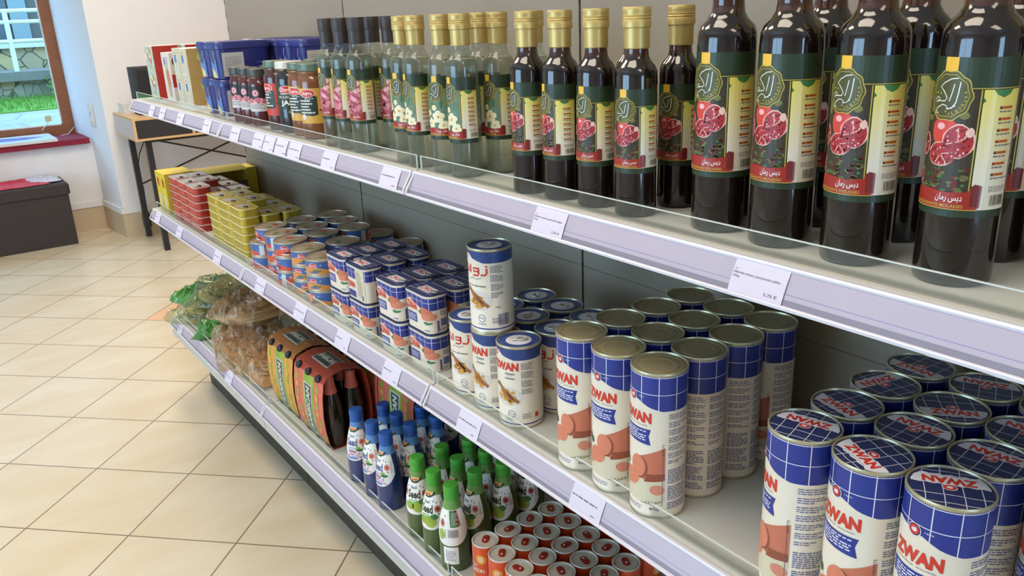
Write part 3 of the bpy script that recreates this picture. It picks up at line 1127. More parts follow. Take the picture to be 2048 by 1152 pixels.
def make_zsmall():
    t = thing('luncheon_tin')
    h = .0785
    mb = MB()
    def rr(w, z):
        return rrect(ZW - w, ZD - w, ZR - w / 2, z)
    mb.rings([rr(.008, .003), rr(.007, 0), rr(.005, .001), rr(.0045, .006), rr(.0030, .047), rr(.0018, .0705), rr(.0006, .0712), rr(.0, .0735), rr(.0, .0772)],
             ['can_metal', 'can_rim', 'z_white', 'z_white', 'z_blue', 'z_white', 'z_white', 'z_white'], cap0='can_metal')
    mb.build('tin_body', t)
    ld = MB()
    ld.rings([rr(.0, .0755), rr(-.0012, .076), rr(-.0012, .0782), rr(.0004, .0785), rr(.0022, .0785), rr(.0032, .0768)], ['z_navy'] * 5, cap1='z_navy')
    ld.build('lid', t)
    a = Art(2)
    for x in (-.0125, .0, .0125):
        a.rect(x - .0003, -.042, x + .0003, .042, 'z_line', 1)
    for y in (-.0325, -.0195, -.0065, .0065, .0195, .0325):
        a.rect(-.0215, y - .0003, .0215, y + .0003, 'z_line', 1)
    a.rect(-.010, -.026, .0125, .016, 'z_line', 2)
    v, f = text_geo('ZWAN', .03)
    a.add([(-.006 + (p[1]) * .014, .012 - p[0] * .034) for p in v], f, 'z_red', 3)
    lp = MB()
    flat_wrap(a, lp, .0768)
    lp.build('lid_print', t, smooth=0, fix=False)
    pull_ring(t, 0, -.030, .0768, -PI / 2, 'can_silver', .9)
    # wrap-round print: u = 0 at the corner between the -x and -y faces, u<0 runs along the -x face
    pts = []
    n = 6
    seq = []
    w2, d2 = (ZW - .003) / 2, (ZD - .003) / 2
    rad = ZR - .0015
    def arc(cx, cy, a0, a1):
        return [((cx + rad * math.cos(R(a0 + (a1 - a0) * k / n)), cy + rad * math.sin(R(a0 + (a1 - a0) * k / n)))) for k in range(n + 1)]
    # path: +y end of -x face -> corner -> +x end of -y face -> corner -> +x face -> corner -> +y face
    path = arc(-w2 + rad, -d2 + rad, 180, 270) + arc(w2 - rad, -d2 + rad, 270, 360) + arc(w2 - rad, d2 - rad, 0, 90) + arc(-w2 + rad, d2 - rad, 90, 180)
    path.append(path[0])
    S = [0]
    for p, q in zip(path, path[1:]):
        S.append(S[-1] + math.hypot(q[0] - p[0], q[1] - p[1]))
    T = S[-1]
    mid = S[n // 2]

    def fn(u, v, l):
        s = (u + mid) % T
        for i in range(len(S) - 1):
            if S[i] <= s <= S[i + 1] + 1e-9:
                f = (s - S[i]) / (S[i + 1] - S[i])
                x = path[i][0] + f * (path[i + 1][0] - path[i][0])
                y = path[i][1] + f * (path[i + 1][1] - path[i][1])
                dx, dy = path[i + 1][0] - path[i][0], path[i + 1][1] - path[i][1]
                q = math.hypot(dx, dy)
                e = .0003 + .00012 * l + (v - .047) * .028 * (.5)
                return (x + dy / q * e, y - dx / q * e, v)
        return (path[0][0], path[0][1], v)
    brk = sorted([s - mid for s in S] + [s - mid - T for s in S] + [s - mid + T for s in S])
    a = Art(8)
    for off in (0, T / 2):
        U = lambda x: x + off
        c0, c1 = -T / 4 + off, T / 4 + off
        for i in range(7):
            u = c0 + (i + .5) * (T / 2) / 7
            a.rect(u - .0004, .0475, u + .0004, .0705, 'z_line', 1)
        a.rect(c0, .0615, c1, .0622, 'z_line', 1)
        if off == 0:
            a.poly([(U(-.076), .0465), (U(-.076), .0565), (U(-.066), .0600), (U(-.055), .0585), (U(-.045), .0545), (U(-.030), .0505), (U(-.020), .0465)], 'z_white', 2)
            a.text('ZWAN', U(-.074), .0395, U(-.038), .0560, 'z_red', 3, .055)
            z_seal(a, U(-.056), .0600, .0036, 3)
            a.rect(U(-.072), .0155, U(-.041), .0335, 'z_blue', 3)
            a.lines(U(-.070), .018, U(-.043), .031, 5, 'z_line', 4, .4)
            a.blob(U(-.011), .041, .0165, .0115, 'ham', 4, n=14, j=.08)
            a.blob(U(-.008), .0325, .016, .006, 'ham_face', 5, n=14, j=.08)
            a.blob(U(.004), .035, .010, .007, 'ham_pink', 5, n=12, j=.15)
            a.blob(U(-.027), .041, .004, .004, 'leaf_green', 5, n=8)
            a.blob(U(-.006), .022, .011, .003, 'leaf_green', 3, n=8)
            a.ell(U(-.008), .0265, .018, .003, 'box_white', 3, n=14)
            a.lines(U(-.014), .006, U(.000), .0085, 1, 'ink_blue', 3, .8)
            a.rect(U(.014), .004, U(.019), .026, 'ink_blue', 3)
        else:
            a.rect(U(-.035), .004, U(-.002), .0705, 'z_cream', 3)
            a.lines(U(-.030), .012, U(-.006), .066, 20, 'ink_grey', 4)
            a.text('ZWAN', U(-.073), .0260, U(-.042), .0400, 'z_red', 3, .035)
            a.rect(U(-.072), .006, U(-.041), .020, 'z_blue', 3)
            a.rect(U(-.012), .006, U(-.007), .016, 'ink_blue', 5)
        a.lines(U(.022), .034, U(.038), .045, 4, 'ink_blue', 3, .5)
        a.rect(U(.022), .014, U(.036), .029, 'ink_blue', 3)
        a.lines(U(.020), .004, U(.038), .011, 3, 'ink_blue', 3, .5)
    lb = MB()
    a.wrap(lb, fn, brk)
    lb.build('label', t, smooth=0, fix=False)
    return Kind(t)


K_ZSMALL = make_zsmall()


# ---- tuna cans
def make_tuna(name, red):
    t = thing(name)
    r, h = .0425, .0382
    zl = can_shell(t, r, h, [(.0345, 'tuna_blue')], 'tuna_lid', rim='can_metal', recess=.002)
    a = Art(12 if red else 13)
    c = 2 * PI * r
    band = 'tuna_redband' if red else 'tuna_orange'
    for q in range(3):
        o = -c / 2 + q * c / 3 + c / 6
        a.poly([(o - .044, .004), (o + .044, .004), (o + .044, .012), (o + .024, .016), (o, .0205), (o - .024, .0215), (o - .044, .016)], band, 1)
        if q == 0:
            a.rect(o + .012, .005, o + .036, .0325, 'tuna_pale', 2)
            a.lines(o + .014, .008, o + .034, .030, 6, 'ink_blue', 3, .4)
        if q == 2:
            a.rect(o - .040, .005, o - .026, .0325, 'tuna_pale', 2)
        a.ell(o - .006, .0245, .0115, .0062, 'text_white', 3, n=22)
        a.ell(o - .006, .0245, .0107, .0055, 'logo_red', 4, n=22)
        a.text('Durra', o - .0140, .0220, o + .002, .0272, 'text_white', 5, .02)
        a.blob(o + .004, .012, .012, .004, 'print_darkred' if red else 'leaf_olive', 3, n=10)
        a.ell(o - .004, .0085, .012, .0022, 'tuna_blue' if not red else 'box_white', 4, n=12)
        a.ell(o + .014, .026, .0016, .0016, 'tuna_pale', 3, n=8)
    lb = MB()
    cyl_wrap(a, lb, r)
    lb.build('label', t, smooth=0, fix=False)
    a = Art(5)
    a.ring(0, 0, .036, .036, .0018, 'tuna_print', 1, n=32)
    a.blob(-.006, .016, .012, .006, 'logo_red' if red else 'tuna_print', 1, n=12, j=.1)
    a.blob(.010, -.012, .014, .008, 'leaf_olive', 1, n=12, j=.2)
    lp = MB()
    flat_wrap(a, lp, zl)
    lp.build('lid_print', t, smooth=0, fix=False)
    return Kind(t)


K_TUNAR = make_tuna('tuna_can', True)
K_TUNAO = make_tuna('tuna_can', False)


# ---- sardine tins
def make_sardine(name, m, mline, lidm, wordm):
    t = thing(name)
    w, d, rad, h = .058, .104, .015, .0243
    mb = MB()
    def rr(i, z):
        return rrect(w - i, d - i, rad - i / 2, z)
    mb.rings([rr(.008, .0015), rr(.006, 0), rr(.0035, .0008), rr(.003, .003), rr(.003, .0205), rr(.0005, .0212), rr(0, .0225), rr(0, .0238), rr(.001, .0243), rr(.003, .0243), rr(.004, .0228)],
             [m, m, m, m, m, mline, mline, mline, mline, lidm], cap0=m, cap1=lidm)
    mb.build('tin_body', t)
    a = Art(6)
    a.ell(0, .012, .020, .026, 'sard_lid', 1, n=24)
    a.rect(-.022, -.040, .022, -.022, m, 1)
    lp = MB()
    flat_wrap(a, lp, .0228)
    lp.build('lid_print', t, smooth=0, fix=False)
    pull_ring(t, 0, -.018, .0226, PI / 2, 'ink_dark', .85)
    # printed end and side panels
    pn = MB()
    x = -w / 2 + .0013
    for y0, y1, mm in ((-.030, .034, wordm),):
        pn.box(x - .0003, x, y0, y1, .006, .017, mm)
    y = -d / 2 + .0013
    pn.box(-.014, .014, y - .0003, y, .005, .018, 'sard_gold' if m == 'sard_yellow' else 'print_red')
    pn.build('side_print', t, smooth=0)
    return Kind(t)


K_SARDR = make_sardine('sardine_tin', 'sard_red', 'sard_pink', 'sard_lid', 'tuna_redband')
K_SARDY = make_sardine('sardine_tin', 'sard_yellow', 'sard_pale', 'sard_yellow', 'sard_gold')


# ---- basil seed drink bottles
BAS = [(.0270, 0), (.0305, .004), (.0312, .020), (.0310, .060), (.0295, .090), (.0255, .115), (.0200, .135), (.0160, .150), (.0148, .160), (.0146, .166)]


def make_basil(name, blue, turned=False):
    t = thing(name)
    mb = MB()
    mb.lathe(BAS, 'basil_blue' if blue else 'basil_green', cap0='basil_blue' if blue else 'basil_green', cap1='basil_dark')
    mb.build('glass_body', t)
    sl = MB()
    cap = 'basil_capblue' if blue else 'basil_capgreen'
    col = 'basil_collblue' if blue else 'basil_collgreen'
    prof = interp(BAS)
    sl.lathe([(prof(z) + .0004, z) for z in (.139, .146, .152, .158)], col)
    sl.build('neck_sleeve', t)
    cp = MB()
    cp.lathe([(.0150, .158), (.0156, .1585), (.0157, .168), (.0152, .1695), (.0157, .171), (.0157, .184), (.0148, .187), (.0100, .1872)], cap, cap1=cap)
    cp.build('screw_cap', t)
    a = Art(7)
    # drop-shaped label draped from the neck over the shoulder
    L = []
    for i in range(25):
        q = i / 24.
        ang = -1.5 + 3.0 * q
        L.append((.0312 * ang, .063 + .030 * abs(ang / 1.5) ** 3))
    a.poly(L + [(.047, .112), (.044, .140), (-.044, .140), (-.047, .112)], 'text_white', 1)
    a.poly([(-.030, .146), (.030, .146), (.022, .139), (.008, .134), (-.008, .134), (-.022, .139)], 'basil_dark', 3)
    a.poly([(-.020, .146), (.020, .146), (.014, .140), (0, .1375), (-.014, .140)], 'basil_sand', 4)
    a.poly([(-.012, .143), (.012, .143), (.008, .1395), (-.008, .1395)], 'seal_redor', 5)
    txt = 'ink_blue' if blue else 'basil_dark'
    a.text('Basil', -.010, .1215, .008, .1285, txt, 3, .015)
    a.text('Seed', -.0175, .1005, .0165, .1195, txt, 3, .035)
    for x in (.028, -.028):
        a.ell(x, .111, .0075, .0075, 'seal_redor' if blue else 'print_red', 3, n=18)
        a.ring(x, .111, .0060, .0060, .0006, 'text_white', 4, n=18)
    for x, y in ((.026, .124), (-.026, .124), (.030, .100), (.018, .127), (-.018, .126)):
        a.ell(x, y, .0014, .002, 'basil_dark', 3, n=8)
    if blue:
        a.blob(.016, .096, .007, .005, 'basil_lime', 3, n=10)
        a.blob(.020, .091, .009, .004, 'leaf_green', 4, n=10)
        for i in range(34):
            a.ell(a.r.uniform(-.022, .026), a.r.uniform(.068, .084), .0026, .0024, 'pink_pale' if i % 2 else 'lilac', 3 + i % 3, n=8)
        a.lines(-.012, .087, .012, .098, 3, 'lilac', 4, .6)
        a.rect(-.010, .0855, .010, .0885, 'pink_deep', 5)
        a.poly([(-.016, .067), (.014, .067), (.012, .072), (-.014, .072)], 'basil_collblue', 3)
    else:
        a.blob(.010, .082, .015, .014, 'basil_lime', 3, n=14, j=.06)
        a.ring(.010, .082, .011, .011, .0009, 'basil_sand', 4, n=16)
        a.blob(-.012, .084, .012, .010, 'basil_lime', 3, n=12, j=.1)
        a.blob(.020, .094, .009, .006, 'leaf_green', 4, n=10)
        a.lines(-.012, .090, .010, .099, 2, 'basil_capgreen', 5, .5)
        a.rect(-.014, .0745, .004, .0765, 'pack_orange', 5)
    # side print and bar code beyond the seal
    a.lines(.037, .098, .044, .126, 8, 'ink_grey', 3)
    lb = MB()
    if turned:
        b = Art(11)
        b.poly(L + [(.047, .112), (.044, .140), (-.044, .140), (-.047, .112)], 'text_white', 1)
        b.poly([(-.002, .138), (.018, .138), (.022, .104), (.002, .104)], 'leaf_green', 2)
        b.poly([(.012, .138), (.022, .138), (.026, .106), (.018, .106)], 'print_darkred', 3)
        b.lines(.004, .107, .024, .134, 12, 'text_white', 4, .3)
        b.barcode(-.004, .082, .020, .099, 'barcode_dark', 3)
        b.ell(-.020, .111, .0075, .0085, 'print_red', 3, n=18)
        b.ring(-.020, .111, .0058, .0066, .0008, 'text_white', 4, n=18)
        b.blob(-.020, .086, .009, .012, 'basil_lime', 3, n=12, j=.1)
        b.ell(-.014, .126, .0018, .002, 'basil_dark', 3, n=8)
        for i in range(4):
            b.ell(-.010, .097 - i * .005, .0013, .0016, 'ink_dark', 3, n=6)
        cyl_wrap(b, lb, .0312, prof=prof, vb=[.02 * k for k in range(1, 8)] + [.09, .115, .135, .05, .07, .13, .125, .105])
        s = Art(3)
        s.rect(-.016, .020, .016, .060, 'text_white', 1)
        s.lines(-.011, .027, .011, .052, 8, 'ink_grey', 2)
        st = MB()
        cyl_wrap(s, st, .0312, prof=prof, vb=[.03, .04, .05])
        st.build('paper_sticker', t, smooth=0, fix=False)
    else:
        cyl_wrap(a, lb, .0312, prof=prof, vb=[.06 + .005 * k for k in range(0, 19)])
    lb.build('label', t, smooth=0, fix=False)
    return Kind(t)


K_BASB = make_basil('basil_drink_bottle', True)
K_BASG = make_basil('basil_drink_bottle', False)
K_BAST = make_basil('basil_drink_bottle', False, True)


# ---- slim orange drink cans
def make_orange_can():
    t = thing('drink_can')
    mb = MB()
    r = .0258
    mb.lathe([(.020, .003), (.0215, 0), (.0235, .001), (r, .008), (r, .122), (.0248, .1275), (.0244, .1300)], ['can_silver'] * 3 + ['can_orange'] * 3, cap0='can_silver')
    mb.build('can_body', t)
    ld = MB()
    ld.lathe([(.0244, .130), (.0256, .131), (.0258, .133), (.0250, .134), (.0236, .134), (.0228, .1305), (.0205, .1300), (.0200, .1312)], 'can_silver', cap1='can_silver')
    ld.build('lid', t)
    tb = MB()
    tb.rings([[(p[0] - .003, p[1], .1316) for p in rrect(.0225, .0130, .0062, 0, 5)], [(p[0] - .003, p[1], .1330) for p in rrect(.0225, .0130, .0062, 0, 5)], [(p[0] - .003, p[1], .1334) for p in rrect(.0205, .0110, .0052, 0, 5)]], 'tab_red', 'tab_red', 'tab_red')
    tb.lathe([(.0018, .1332), (.0022, .1340), (.0010, .1344)], 'can_silver', cx=.002, seg=12, cap1='can_silver')
    tb.build('pull_tab', t)
    a = Art(31)
    a.ell(.010, .106, .0105, .0105, 'can_amber', 1, n=24)
    for z in (.102, .106, .110):
        a.rect(.005, z - .0008, .015, z + .0008, 'text_white', 2)
    a.text('FRUIT', -.016, .089, .003, .094, 'text_white', 2, .01)
    a.text('DRAGON', -.020, .077, .016, .085, 'text_white', 2, .01)
    a.stroke([(-.002, .072), (.004, .070), (.011, .064), (.011, .02)], .0007, 'tuna_redband', 2)
    a.blob(-.010, .050, .012, .016, 'can_amber', 1, n=14)
    for i in range(8):
        a.stroke([(-.010, .05), (-.010 + .016 * math.cos(i * .785), .05 + .018 * math.sin(i * .785))], .002, 'gold_yellow', 2)
    for u in (.046, -.050):
        a.stroke([(u, .030), (u, .110), (u + .016, .110), (u + .016, .03)], .0016, 'can_amber', 1)
    lb = MB()
    cyl_wrap(a, lb, r)
    lb.build('label', t, smooth=0, fix=False)
    return Kind(t)


K_ORANGE = make_orange_can()


# ---- jars
def make_jar(name, glass, lid, r, zl, h, artf):
    t = thing(name)
    prof = [(r - .004, 0), (r - .0005, .003), (r, .010), (r, zl * .80), (r * .97, zl * .86), (r * .86, zl * .90), (r * .88, zl * .93), (r * .95, zl * .955), (r * .88, zl * .975), (r * .84, zl)]
    mb = MB()
    mb.lathe(prof, glass, cap0=glass, cap1=glass)
    mb.build('jar_body', t)
    ld = MB()
    rl = r * .93
    ld.lathe([(rl, zl - .004), (rl + .0008, zl - .002), (rl, zl + .001), (rl, h - .002), (rl - .0015, h)], lid, cap1=lid)
    ld.build('lid', t)
    a = artf()
    lb = MB()
    cyl_wrap(a, lb, r, prof=lambda z: r)
    lb.build('label', t, smooth=0, fix=False)
    return Kind(t)


def rose_jar_art():
    a = Art(41)
    a.rect(-.048, .036, .052, .096, 'label_black2', 0)
    a.rect(-.048, .036, .052, .056, 'label_pale', 1)
    for i in range(11):
        x = -.040 + i * .0088
        a.blob(x, .060 + a.r.uniform(-.003, .004), .007, .006, 'pink_flower' if i % 2 else 'pink_pale', 2 + i % 2, n=10)
        a.ring(x, .060, .0035, .003, .0006, 'pink_deep', 4, n=9)
    for x in (.0, -.034, .034):
        a.ell(x, .080, .0085, .0080, 'pink_pale', 2, n=18)
        a.ring(x, .080, .0070, .0066, .0008, 'print_red', 3, n=18)
        a.ell(x, .080, .0025, .0025, 'print_red', 3, n=10)
    a.lines(-.020, .042, .020, .054, 3, 'ink_grey', 2)
    return a


def jam_art(kind):
    def f():
        a = Art(43)
        base = {'straw': 'label_redor', 'mul': 'jar_mulberry', 'apr': 'label_apricot'}[kind]
        a.rect(-.056, .034, .056, .108, base, 0)
        if kind == 'mul':
            a.rect(-.056, .034, .056, .108, 'label_dgreen', 1)
            a.blob(.0, .044, .020, .010, 'jar_mulberry', 2, n=16)
            a.blob(.004, .048, .005, .004, 'leaf_olive', 3, n=8)
            a.text('JAM', -.017, .060, .019, .074, 'text_white', 3, .03)
            a.text('MULBERRY', -.022, .078, .022, .084, 'pack_frame', 3, .01)
            a.lines(-.018, .0865, .018, .0895, 1, 'text_white', 3)
        else:
            a.poly([(-.034, .052), (.018, .050), (.021, .054), (.021, .090), (.014, .094), (-.034, .094)], 'label_dgreen', 1)
            for i, w in enumerate((.016, .022, .012, .018, .024)):
                a.lines(-.022, .080 - i * .0062, -.022 + w + .012, .0838 - i * .0062, 1, 'text_white', 3, .7)
            a.text('\uFEE1\uFEE5\uFEE3', -.006, .084, .014, .0885, 'text_white', 3, .01)
            for i in range(9):
                a.blob(-.030 + i * .008, .042 + a.r.uniform(-.003, .005), .008, .006, 'label_apricot' if kind == 'apr' else 'pom_red', 2 + i % 2, n=10)
            a.blob(-.014, .048, .006, .007, 'box_white' if kind == 'apr' else 'leaf_green', 4, n=10)
            a.rect(.024, .060, .030, .064, 'ink_dark', 2)
        a.ell(-.001, .0975, .0185, .0088, 'text_white', 4, n=24)
        a.ell(-.001, .0975, .0172, .0077, 'logo_red', 5, n=24)
        a.text('Durra', -.0135, .0935, .0115, .1015, 'text_white', 6, .02)
        return a
    return f


K_JROSE = make_jar('rose_jam_jar', 'jar_rose', 'lid_dark', .0285, .122, .137, rose_jar_art)
K_JSTRAW = make_jar('jam_jar', 'jar_straw', 'lid_green', .0335, .146, .158, jam_art('straw'))
K_JMUL = make_jar('jam_jar', 'jar_mulberry', 'lid_cream', .0335, .146, .158, jam_art('mul'))
K_JAPR = make_jar('jam_jar', 'jar_apricot', 'lid_green', .0335, .146, .158, jam_art('apr'))


# ---- blue tubs
def make_tub():
    t = thing('plastic_tub')
    w, d, h = .155, .092, .0985
    mb = MB()
    def rr(i, z):
        return rrect(w - i, d - i, .022, z, 5)
    mb.rings([rr(.016, 0), rr(.013, .002), rr(.004, .080)], 'tub_blue', cap0='tub_blue', cap1='tub_blue')
    mb.build('tub_body', t)
    ld = MB()
    ld.rings([rr(.006, .078), rr(-.001, .080), rr(-.001, .094), rr(.001, .0965), rr(.005, .0985), rr(.010, .0972)], 'tub_blue', cap0='tub_blue', cap1='tub_blue')
    ld.build('tub_lid', t)
    lb = MB()
    # white printed panel on the -y face, picture on the -x face
    def ins(v):
        return .0065 - .0045 * (v - .002) / .078 - .0003

    def fy(u, v, l):
        return (u, -d / 2 + ins(v) - .0002 * (l + 1), v)
    a = Art(3)
    a.rect(-.063, .008, -.004, .070, 'tub_white', 1)
    a.lines(-.056, .020, -.012, .060, 9, 'ink_grey', 2, .25)
    a.rect(.030, .040, .052, .042, 'tub_art', 1)
    a.wrap(lb, fy)
    lb.build('label', t, smooth=0)
    lb = MB()

    def fx(u, v, l):
        return (-w / 2 + ins(v) - .0002 * (l + 1), u, v)
    b = Art(4)
    b.poly([(-.022, .004), (.022, .004), (.022, .055), (.006, .040), (-.022, .050)], 'tub_art', 1)
    b.poly([(-.022, .004), (.010, .004), (.004, .020), (-.012, .026), (-.022, .032)], 'tub_sand', 2)
    b.stroke([(.018, .076), (.010, .060), (.016, .050), (.008, .044)], .002, 'tub_white', 3)
    b.map(lambda u, v: (-u, v))
    b.wrap(lb, fx)
    lb.build('picture_print', t, smooth=0)
    return Kind(t)


K_TUB = make_tub()


# ---- cartons
def carton(name, w, d, h, top, faces, art=None, open_top=False):
    """w along x, d along y; faces: dict -x / -y / others; art(lb, w, d, h)"""
    t = thing(name)
    mb = MB()
    b = .0008
    mb.box(-w / 2, w / 2, -d / 2, d / 2, 0, h, faces.get('o', top), {1: top, 5: faces['x'], 2: faces['y']})
    o = mb.build('carton_body', t, smooth=0)
    if art:
        ax, ay = art(w, d, h)
        if ax:
            lb = MB()
            ax.wrap(lb, lambda u, v, l: (-w / 2 - .00025 * (l + 1), -u, v))
            lb.build('front_print', t, smooth=0)
        if ay:
            lb = MB()
            ay.wrap(lb, lambda u, v, l: (u, -d / 2 - .00025 * (l + 1), v))
            lb.build('side_print', t, smooth=0)
    return t


def art_gold(w, d, h):
    a = Art(3)
    a.rect(-d / 2 + .002, .002, d / 2 - .012, h - .002, 'box_cream', 1)
    a.ell(-.010, h * .62, .012, .013, 'tub_art', 2, n=16)
    a.ring(-.010, h * .80, .016, .007, .0015, 'box_red', 2, n=16)
    a.blob(.002, h * .22, .013, .008, 'tub_white', 3, n=12)
    a.blob(-.016, h * .25, .008, .010, 'box_pastel', 3, n=12)
    b = Art(5)
    b.ell(-.004, h * .70, .010, .012, 'box_green', 1, n=16)
    b.rect(-.004, h * .22, .010, h * .52, 'tub_white', 1)
    b.rect(-.001, h * .27, .007, h * .45, 'print_darkred', 2)
    return a, b


def art_pastel(w, d, h):
    a = Art(13)
    for i in range(16):
        a.blob(a.r.uniform(-d / 2 + .012, d / 2 - .012), a.r.uniform(.012, h - .012), .010, .010, a.r.choice(['box_green', 'box_pink', 'box_pastel', 'tub_white', 'flower_cream']), 1 + i % 3, n=9)
    b = Art(4)
    b.rect(-w / 2 + .003, .0, w / 2 - .02, h, 'box_red', 1)
    return a, b


def art_white(w, d, h):
    a = Art(17)
    a.ell(-.018, h * .82, .008, .014, 'tub_art', 1, n=14)
    a.lines(-.004, h * .72, .026, h * .92, 4, 'box_pink', 1, .5)
    a.blob(.0, h * .42, .024, .052, 'box_green', 1, n=14)
    a.blob(.008, h * .40, .018, .044, 'box_pink', 2, n=14)
    a.blob(.002, h * .50, .010, .030, 'pack_pink', 3, n=12)
    b = Art(6)
    b.rect(-w / 2, h * .30, w / 2, h * .56, 'box_red', 1)
    b.ell(-.004, h * .82, .020, .018, 'box_dark', 1, n=14)
    b.ell(0, h * .05, .02, .006, 'box_violet', 1, n=12)
    return a, b


K_GOLD = Kind(carton('dessert_box', .085, .080, .0865, 'box_top', {'x': 'box_cream', 'y': 'box_gold', 'o': 'box_gold'}, art_gold))
K_PASTEL = Kind(carton('sweets_box', .085, .110, .0885, 'box_top', {'x': 'box_pastel', 'y': 'box_red', 'o': 'box_red'}, art_pastel))
K_WHITE = Kind(carton('dessert_box', .060, .100, .158, 'box_top', {'x': 'box_white', 'y': 'box_white', 'o': 'box_white'}, art_white))


# ---- six-bottle drink packs
def make_pack(name, strip, top, topname):
    t = thing(name)
    y0, y1 = -.094, .094
    outer = [(.010, .0), (.000, .020), (-.006, .060), (-.008, .100), (-.005, .150), (.002, .190), (.012, .204), (.040, .214), (.062, .217), (.084, .214), (.112, .204), (.122, .190), (.128, .150), (.131, .100), (.129, .060), (.123, .020), (.114, .0)]
    mb = MB()
    n = len(outer)
    inner = []
    for i, (x, z) in enumerate(outer):
        cx, cz = .061, .10
        q = math.hypot(x - cx, z - cz)
        inner.append((x - (x - cx) / q * .0015, z - (z - cz) / q * .0015))
    # printed strips along the bowed board
    cuts = [(y0, -.044, strip), (-.044, .014, 'pack_green'), (.014, y1, strip)]
    cuts = [(y0, -.034, strip), (-.034, .034, 'pack_green'), (.034, y1, strip)]
    for a0, a1, m in cuts:
        for i in range(n - 1):
            side = i < 5 or i > 10
            mm = (('pack_greendk' if (i in (0, 15)) else m) if side else top)
            mb.face([(outer[i][0], a0, outer[i][1]), (outer[i][0], a1, outer[i][1]), (outer[i + 1][0], a1, outer[i + 1][1]), (outer[i + 1][0], a0, outer[i + 1][1])], mm)
            mb.face([(inner[i][0], a0, inner[i][1]), (inner[i][0], a1, inner[i][1]), (inner[i + 1][0], a1, inner[i + 1][1]), (inner[i + 1][0], a0, inner[i + 1][1])], top)
    for yy in (y0, y1):
        for i in range(n - 1):
            mb.face([(outer[i][0], yy, outer[i][1]), (outer[i + 1][0], yy, outer[i + 1][1]), (inner[i + 1][0], yy, inner[i + 1][1]), (inner[i][0], yy, inner[i][1])], top)
    mb.box(.012, .112, y0 + .002, y1 - .002, .0, .0012, top)
    mb.build('carrier_board', t, fix=False, smooth=50)
    lb = MB()
    a = Art(8)

    def side(u, v, l):      # u runs down the board height, v across (y)
        for i in range(n - 1):
            z0, z1 = outer[i][1], outer[i + 1][1]
            if z0 <= u <= z1 and i < 6:
                f = (u - z0) / (z1 - z0)
                return (outer[i][0] + f * (outer[i + 1][0] - outer[i][0]) - .0003 * (l + 1), -v, u)
        return (outer[0][0], -v, u)
    # upright brand panel reading upwards
    pn = [(.022, -.024), (.022, .024), (.095, .019), (.164, .024), (.164, -.024), (.095, -.019)]
    a.poly([(p[0], p[1] * 1.1) for p in pn], 'pack_frame', 1)
    a.poly([(.026 + (p[0] - .022) * .945, p[1] * .88) for p in pn], 'pack_label', 2)
    v_, f_ = text_geo('BARBICAN', .05)
    a.add([(.033 + p[0] * .122, .012 - p[1] * .024) for p in v_], f_, 'pack_frame', 3)
    for i in range(7):
        for s_ in (-1, 1):
            a.blob(.03 + i * .022, s_ * (.062 + a.r.uniform(-.012, .012)), .009, .008, 'label_apricot' if i % 2 else 'pack_green', 1 + i % 2, n=9)
    a.wrap(lb, side, [z for _, z in outer[:6]])

    def topf(u, v, l):      # u along x, v along y
        for i in range(5, 11):
            x0, x1 = outer[i][0], outer[i + 1][0]
            if x0 <= u <= x1:
                f = (u - x0) / (x1 - x0)
                return (u, v, outer[i][1] + f * (outer[i + 1][1] - outer[i][1]) + .0003 * (l + 1))
        return (u, v, .217)
    b = Art(9)
    pt = [(.034, -.050), (.034, .050), (.062, .042), (.086, .050), (.086, -.050), (.062, -.042)]
    b.poly(pt, 'pack_frame', 1)
    b.poly([(.0375 + (p[0] - .034) * .865, p[1] * .92) for p in pt], 'pack_label', 2)
    b.add([(.050 + p[1] * .022, .039 - p[0] * .078) for p in v_], f_, 'pack_frame', 3)
    lb.build('side_print', t, smooth=0, fix=False)
    lb = MB()
    b.wrap(lb, topf, [x for x, _ in outer[5:12]])
    lb.build('top_print', t, smooth=0, fix=False)
    for ix, x in enumerate((.031, .091)):
        for y in (-.062, .0, .062):
            bt = MB()
            bt.lathe([(.026, .002), (.0285, .006), (.0285, .105), (.025, .130), (.018, .150), (.0135, .175), (.0130, .198)], ['barb_glass'] * 4 + [strip, strip], cx=x, cy=y, seg=24, cap0='barb_glass', cap1='barb_glass')
            o = bt.build('bottle', t)
            cp = MB()
            xx = x - (.014 if ix == 0 else -.014)
            cp.lathe([(.0130, .196), (.0132, .199), (.0118, .204), (.0110, .205)], 'barb_cap', cx=x, cy=y, seg=16, cap1='barb_cap')
            cp.build('crown_cap', o)
    # the crown caps of the outer bottles push through the shoulder of the board
    for x, nz in ((.0035, -1), (.1205, 1)):
        for y in (-.062, .0, .062):
            cp = MB()
            cp.lathe([(.0105, -.004), (.0110, .002), (.0100, .0055), (.0085, .0065)], 'barb_cap', seg=8, cap0='barb_cap', cap1='barb_cap')
            o = cp.build('cap_tab', t, loc=(x, y, .196))
            o.rotation_euler = (0, R(nz * 55), 0)
    return Kind(t)


K_PACKY = make_pack('drink_pack', 'pack_orange', 'pack_brown', 'peach')
K_PACKP = make_pack('drink_pack', 'pack_pink', 'pack_red', 'peach')


